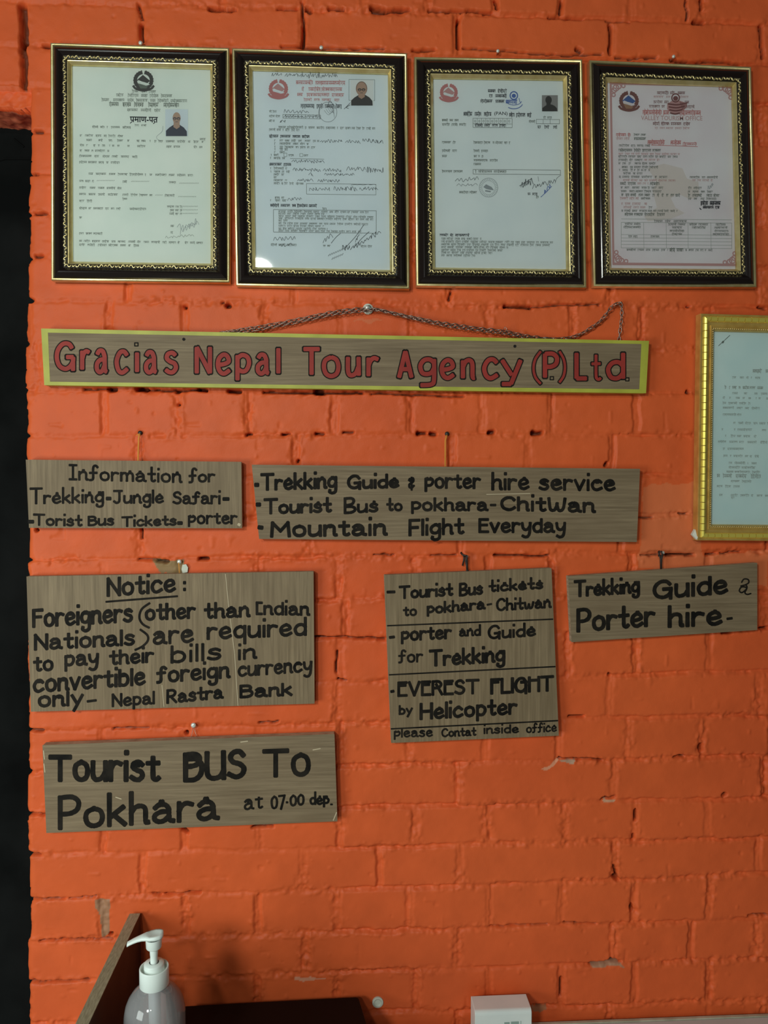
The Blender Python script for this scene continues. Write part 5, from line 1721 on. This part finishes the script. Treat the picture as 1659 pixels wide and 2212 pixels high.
# black case
ZC = un(776, 2152, -.03).z
K = [unz(395, 2173, ZC), unz(774, 2153, ZC), unz(795, 2222, ZC), unz(380, 2250, ZC)]
cc = sum(K, Vector()) / 4
case = empty('black_case', (cc.x, cc.y, ZD), 'flat black case lying on the desk behind the sanitizer bottle', 'case')


def rounded(Kq, r, n=5):
    out = []
    for i in range(4):
        p, a, b = Kq[i], Kq[i - 1], Kq[(i + 1) % 4]
        d1, d2 = (a - p).normalized(), (b - p).normalized()
        for k in range(n + 1):
            t = k / n
            out.append(p + d1 * r * (1 - t) ** 2 + d2 * r * t ** 2)
    return out


def slab(mb, top, z0, grow, mi=0):
    c = sum(top, Vector()) / len(top)
    n = len(top)
    bot = []
    for p in top:
        d = Vector((p.x - c.x, p.y - c.y, 0))
        bot.append(Vector((p.x, p.y, z0)) + d.normalized() * grow)
    mb.add(list(top) + bot, [tuple(range(n)), tuple(range(n, 2 * n))[::-1]] + [(i, n + i, n + (i + 1) % n, (i + 1) % n) for i in range(n)], mi)


mb = MB()
R_ = rounded(K, .006)
slab(mb, R_, ZC - .02, .0015)
bevel(fix_normals(mb.build('lid', M['black_case'], case)), .0015)
mb = MB()
R2 = [Vector((p.x, p.y, ZC - .0205)) for p in R_]
slab(mb, R2, ZD, .004)
fix_normals(mb.build('base', M['black_case'], case))

# white appliance box
ZB = un(1077, 2148.5, -.016).z
K = [unz(1017, 2151, ZB), unz(1136, 2146, ZB), unz(1152.5, 2181, ZB), unz(1031, 2186, ZB)]
cc = sum(K, Vector()) / 4
wb = empty('power_box', (cc.x, cc.y, ZD), 'small white plastic box with rounded front edge standing on the desk by the wall', 'box')
mb = MB()
ux = (K[1] - K[0]).normalized()
uy = (K[3] - K[0]).normalized()
ux = Vector((ux.x, ux.y, 0)).normalized()
uy = Vector((-ux.y, ux.x, 0)) * -1
Wb, Db = (K[1] - K[0]).length, abs((K[3] - K[0]).dot(uy))
k0 = K[0]
prof = [(0, ZD), (0, ZB - .001), (.001, ZB)]
rr_ = .006
prof += [(Db - rr_ + .0, ZB)] + [(Db - rr_ + rr_ * math.sin(t), ZB - rr_ + rr_ * math.cos(t)) for t in (0.3, .6, .9, 1.2, math.pi / 2)] + [(Db, ZD)]
vs = []
for e in (0, Wb):
    for d, z in prof: vs.append((k0.x + ux.x * e + uy.x * d, k0.y + ux.y * e + uy.y * d, z))
n = len(prof)
mb.add(vs, [tuple(range(n)), tuple(range(n, 2 * n))[::-1]] + [(i, n + i, n + (i + 1) % n, (i + 1) % n) for i in range(n)])
bevel(fix_normals(mb.build('casing', M['white_case'], wb)), .0012)
mb = MB()
fp = lambda e, z: (k0.x + ux.x * e + uy.x * (Db + .0002), k0.y + ux.y * e + uy.y * (Db + .0002), z)
for e0, e1, z0, z1 in ((.044, .052, ZB - .022, ZB - .0175), (.054, .066, ZB - .0215, ZB - .017), (.0685, .0695, ZB - .024, ZB - .0165)):
    mb.add([fp(e0, z0), fp(e1, z0), fp(e1, z1), fp(e0, z1)], [(0, 1, 2, 3)])
mb.build('printed_mark', M['grey_mark'], wb)

# sanitizer bottle
YB = -0.205
cb = un(333.5, 2131, YB)          # bottom of the collar
bx, by, bz = cb.x, cb.y, cb.z
Hb = bz - ZD
bt = empty('sanitizer_bottle', (bx, by, ZD), 'clear plastic hand sanitizer bottle with white pump, standing in front of the black case', 'bottle')
k = 1.0
mb = MB()
R = .0372
prof = [(.005, .0005), (R - .006, .0), (R - .001, .004), (R, .010), (R, Hb - .036), (R - .0006, Hb - .030), (R - .0025, Hb - .021), (R - .0060, Hb - .013), (R - .0110, Hb - .006), (R - .0160, Hb - .0012), (R - .0200, Hb + .002), (.0150, Hb + .004), (.0140, Hb + .008)]
mb.lathe(prof, (bx, by, ZD), 48, cap=False)
mb.build('body', M['bottle'], bt, True)
mb = MB()
mb.lathe([(.0030, .006), (.0030, Hb + .002)], (bx, by, ZD), 14, cap=False)
mb.lathe([(.0075, Hb - .052), (.0075, Hb + .002)], (bx, by, ZD), 18, cap=False)
mb.build('dip_tube', M['straw'], bt, True)
mb = MB()
mb.lathe([(.0170, .0025), (.0178, .0035), (.0178, .0245), (.0174, .0256), (.0164, .0256), (.0160, .0245), (.0160, .0200), (.0125, .0195)], (bx, by, bz), 44, cap=False)
col = mb.build('collar', M['white_plastic'], bt, True)
mb = MB()
mb.lathe([(.0125, .0190), (.0122, .0295), (.0116, .0308), (.0060, .0312)], (bx, by, bz), 40, cap=False)
mb.build('collar_ring', M['white_plastic'], bt, True)
mb = MB()
mb.lathe([(.0046, .030), (.0046, .040), (.0048, .0405), (.0053, .0500)], (bx, by, bz), 28, cap=False)
mb.build('stem', M['white_plastic'], bt, True)
pump = MB()
pump.lathe([(.0053, .0490), (.0086, .0498), (.0094, .0510), (.0098, .0600), (.0102, .0625)], (bx, by, bz), 32, cap=False)
# slanted dish with the spout drawn out to the left
nS = 28
ringo, ringi = [], []
dirv = Vector((-1, -.10, 0)).normalized()
sid = Vector((-dirv.y, dirv.x, 0))
sec = [(-.0118, .0026, .0682, .0640), (-.0108, .0062, .0698, .0624), (-.0078, .0092, .0704, .0614), (-.0020, .0105, .0700, .0611), (.0040, .0098, .0692, .0609), (.0090, .0076, .0684, .0611), (.0140, .0058, .0670, .0605), (.0190, .0050, .0652, .0595), (.0240, .0046, .0632, .0579), (.0290, .0042, .0608, .0558), (.0318, .0040, .0594, .0544)]
vs = []
for s_, hw, ztop, zbot in sec:
    for kk in range(14):
        an = 2 * math.pi * kk / 14
        ca, sa = math.cos(an), math.sin(an)
        e = abs(sa) ** .75 * (1 if sa >= 0 else -1)
        z = (ztop + zbot) / 2 + e * (ztop - zbot) / 2
        if sa > .55 and s_ < .007: z -= .0030 * (sa - .55) / .45 * (1 if s_ > -.009 else .2)
        p = Vector((bx, by, bz)) + dirv * s_ + sid * (hw * ca)
        vs.append((p.x, p.y, bz + z))
fs = []
for i in range(len(sec) - 1):
    for kk in range(14):
        k2 = (kk + 1) % 14
        fs.append((i * 14 + kk, i * 14 + k2, (i + 1) * 14 + k2, (i + 1) * 14 + kk))
fs += [tuple(range(14))[::-1], tuple((len(sec) - 1) * 14 + kk for kk in range(14))]
pump.add(vs, fs)
o = fix_normals(pump.build('pump_head', M['white_plastic'], bt, True))
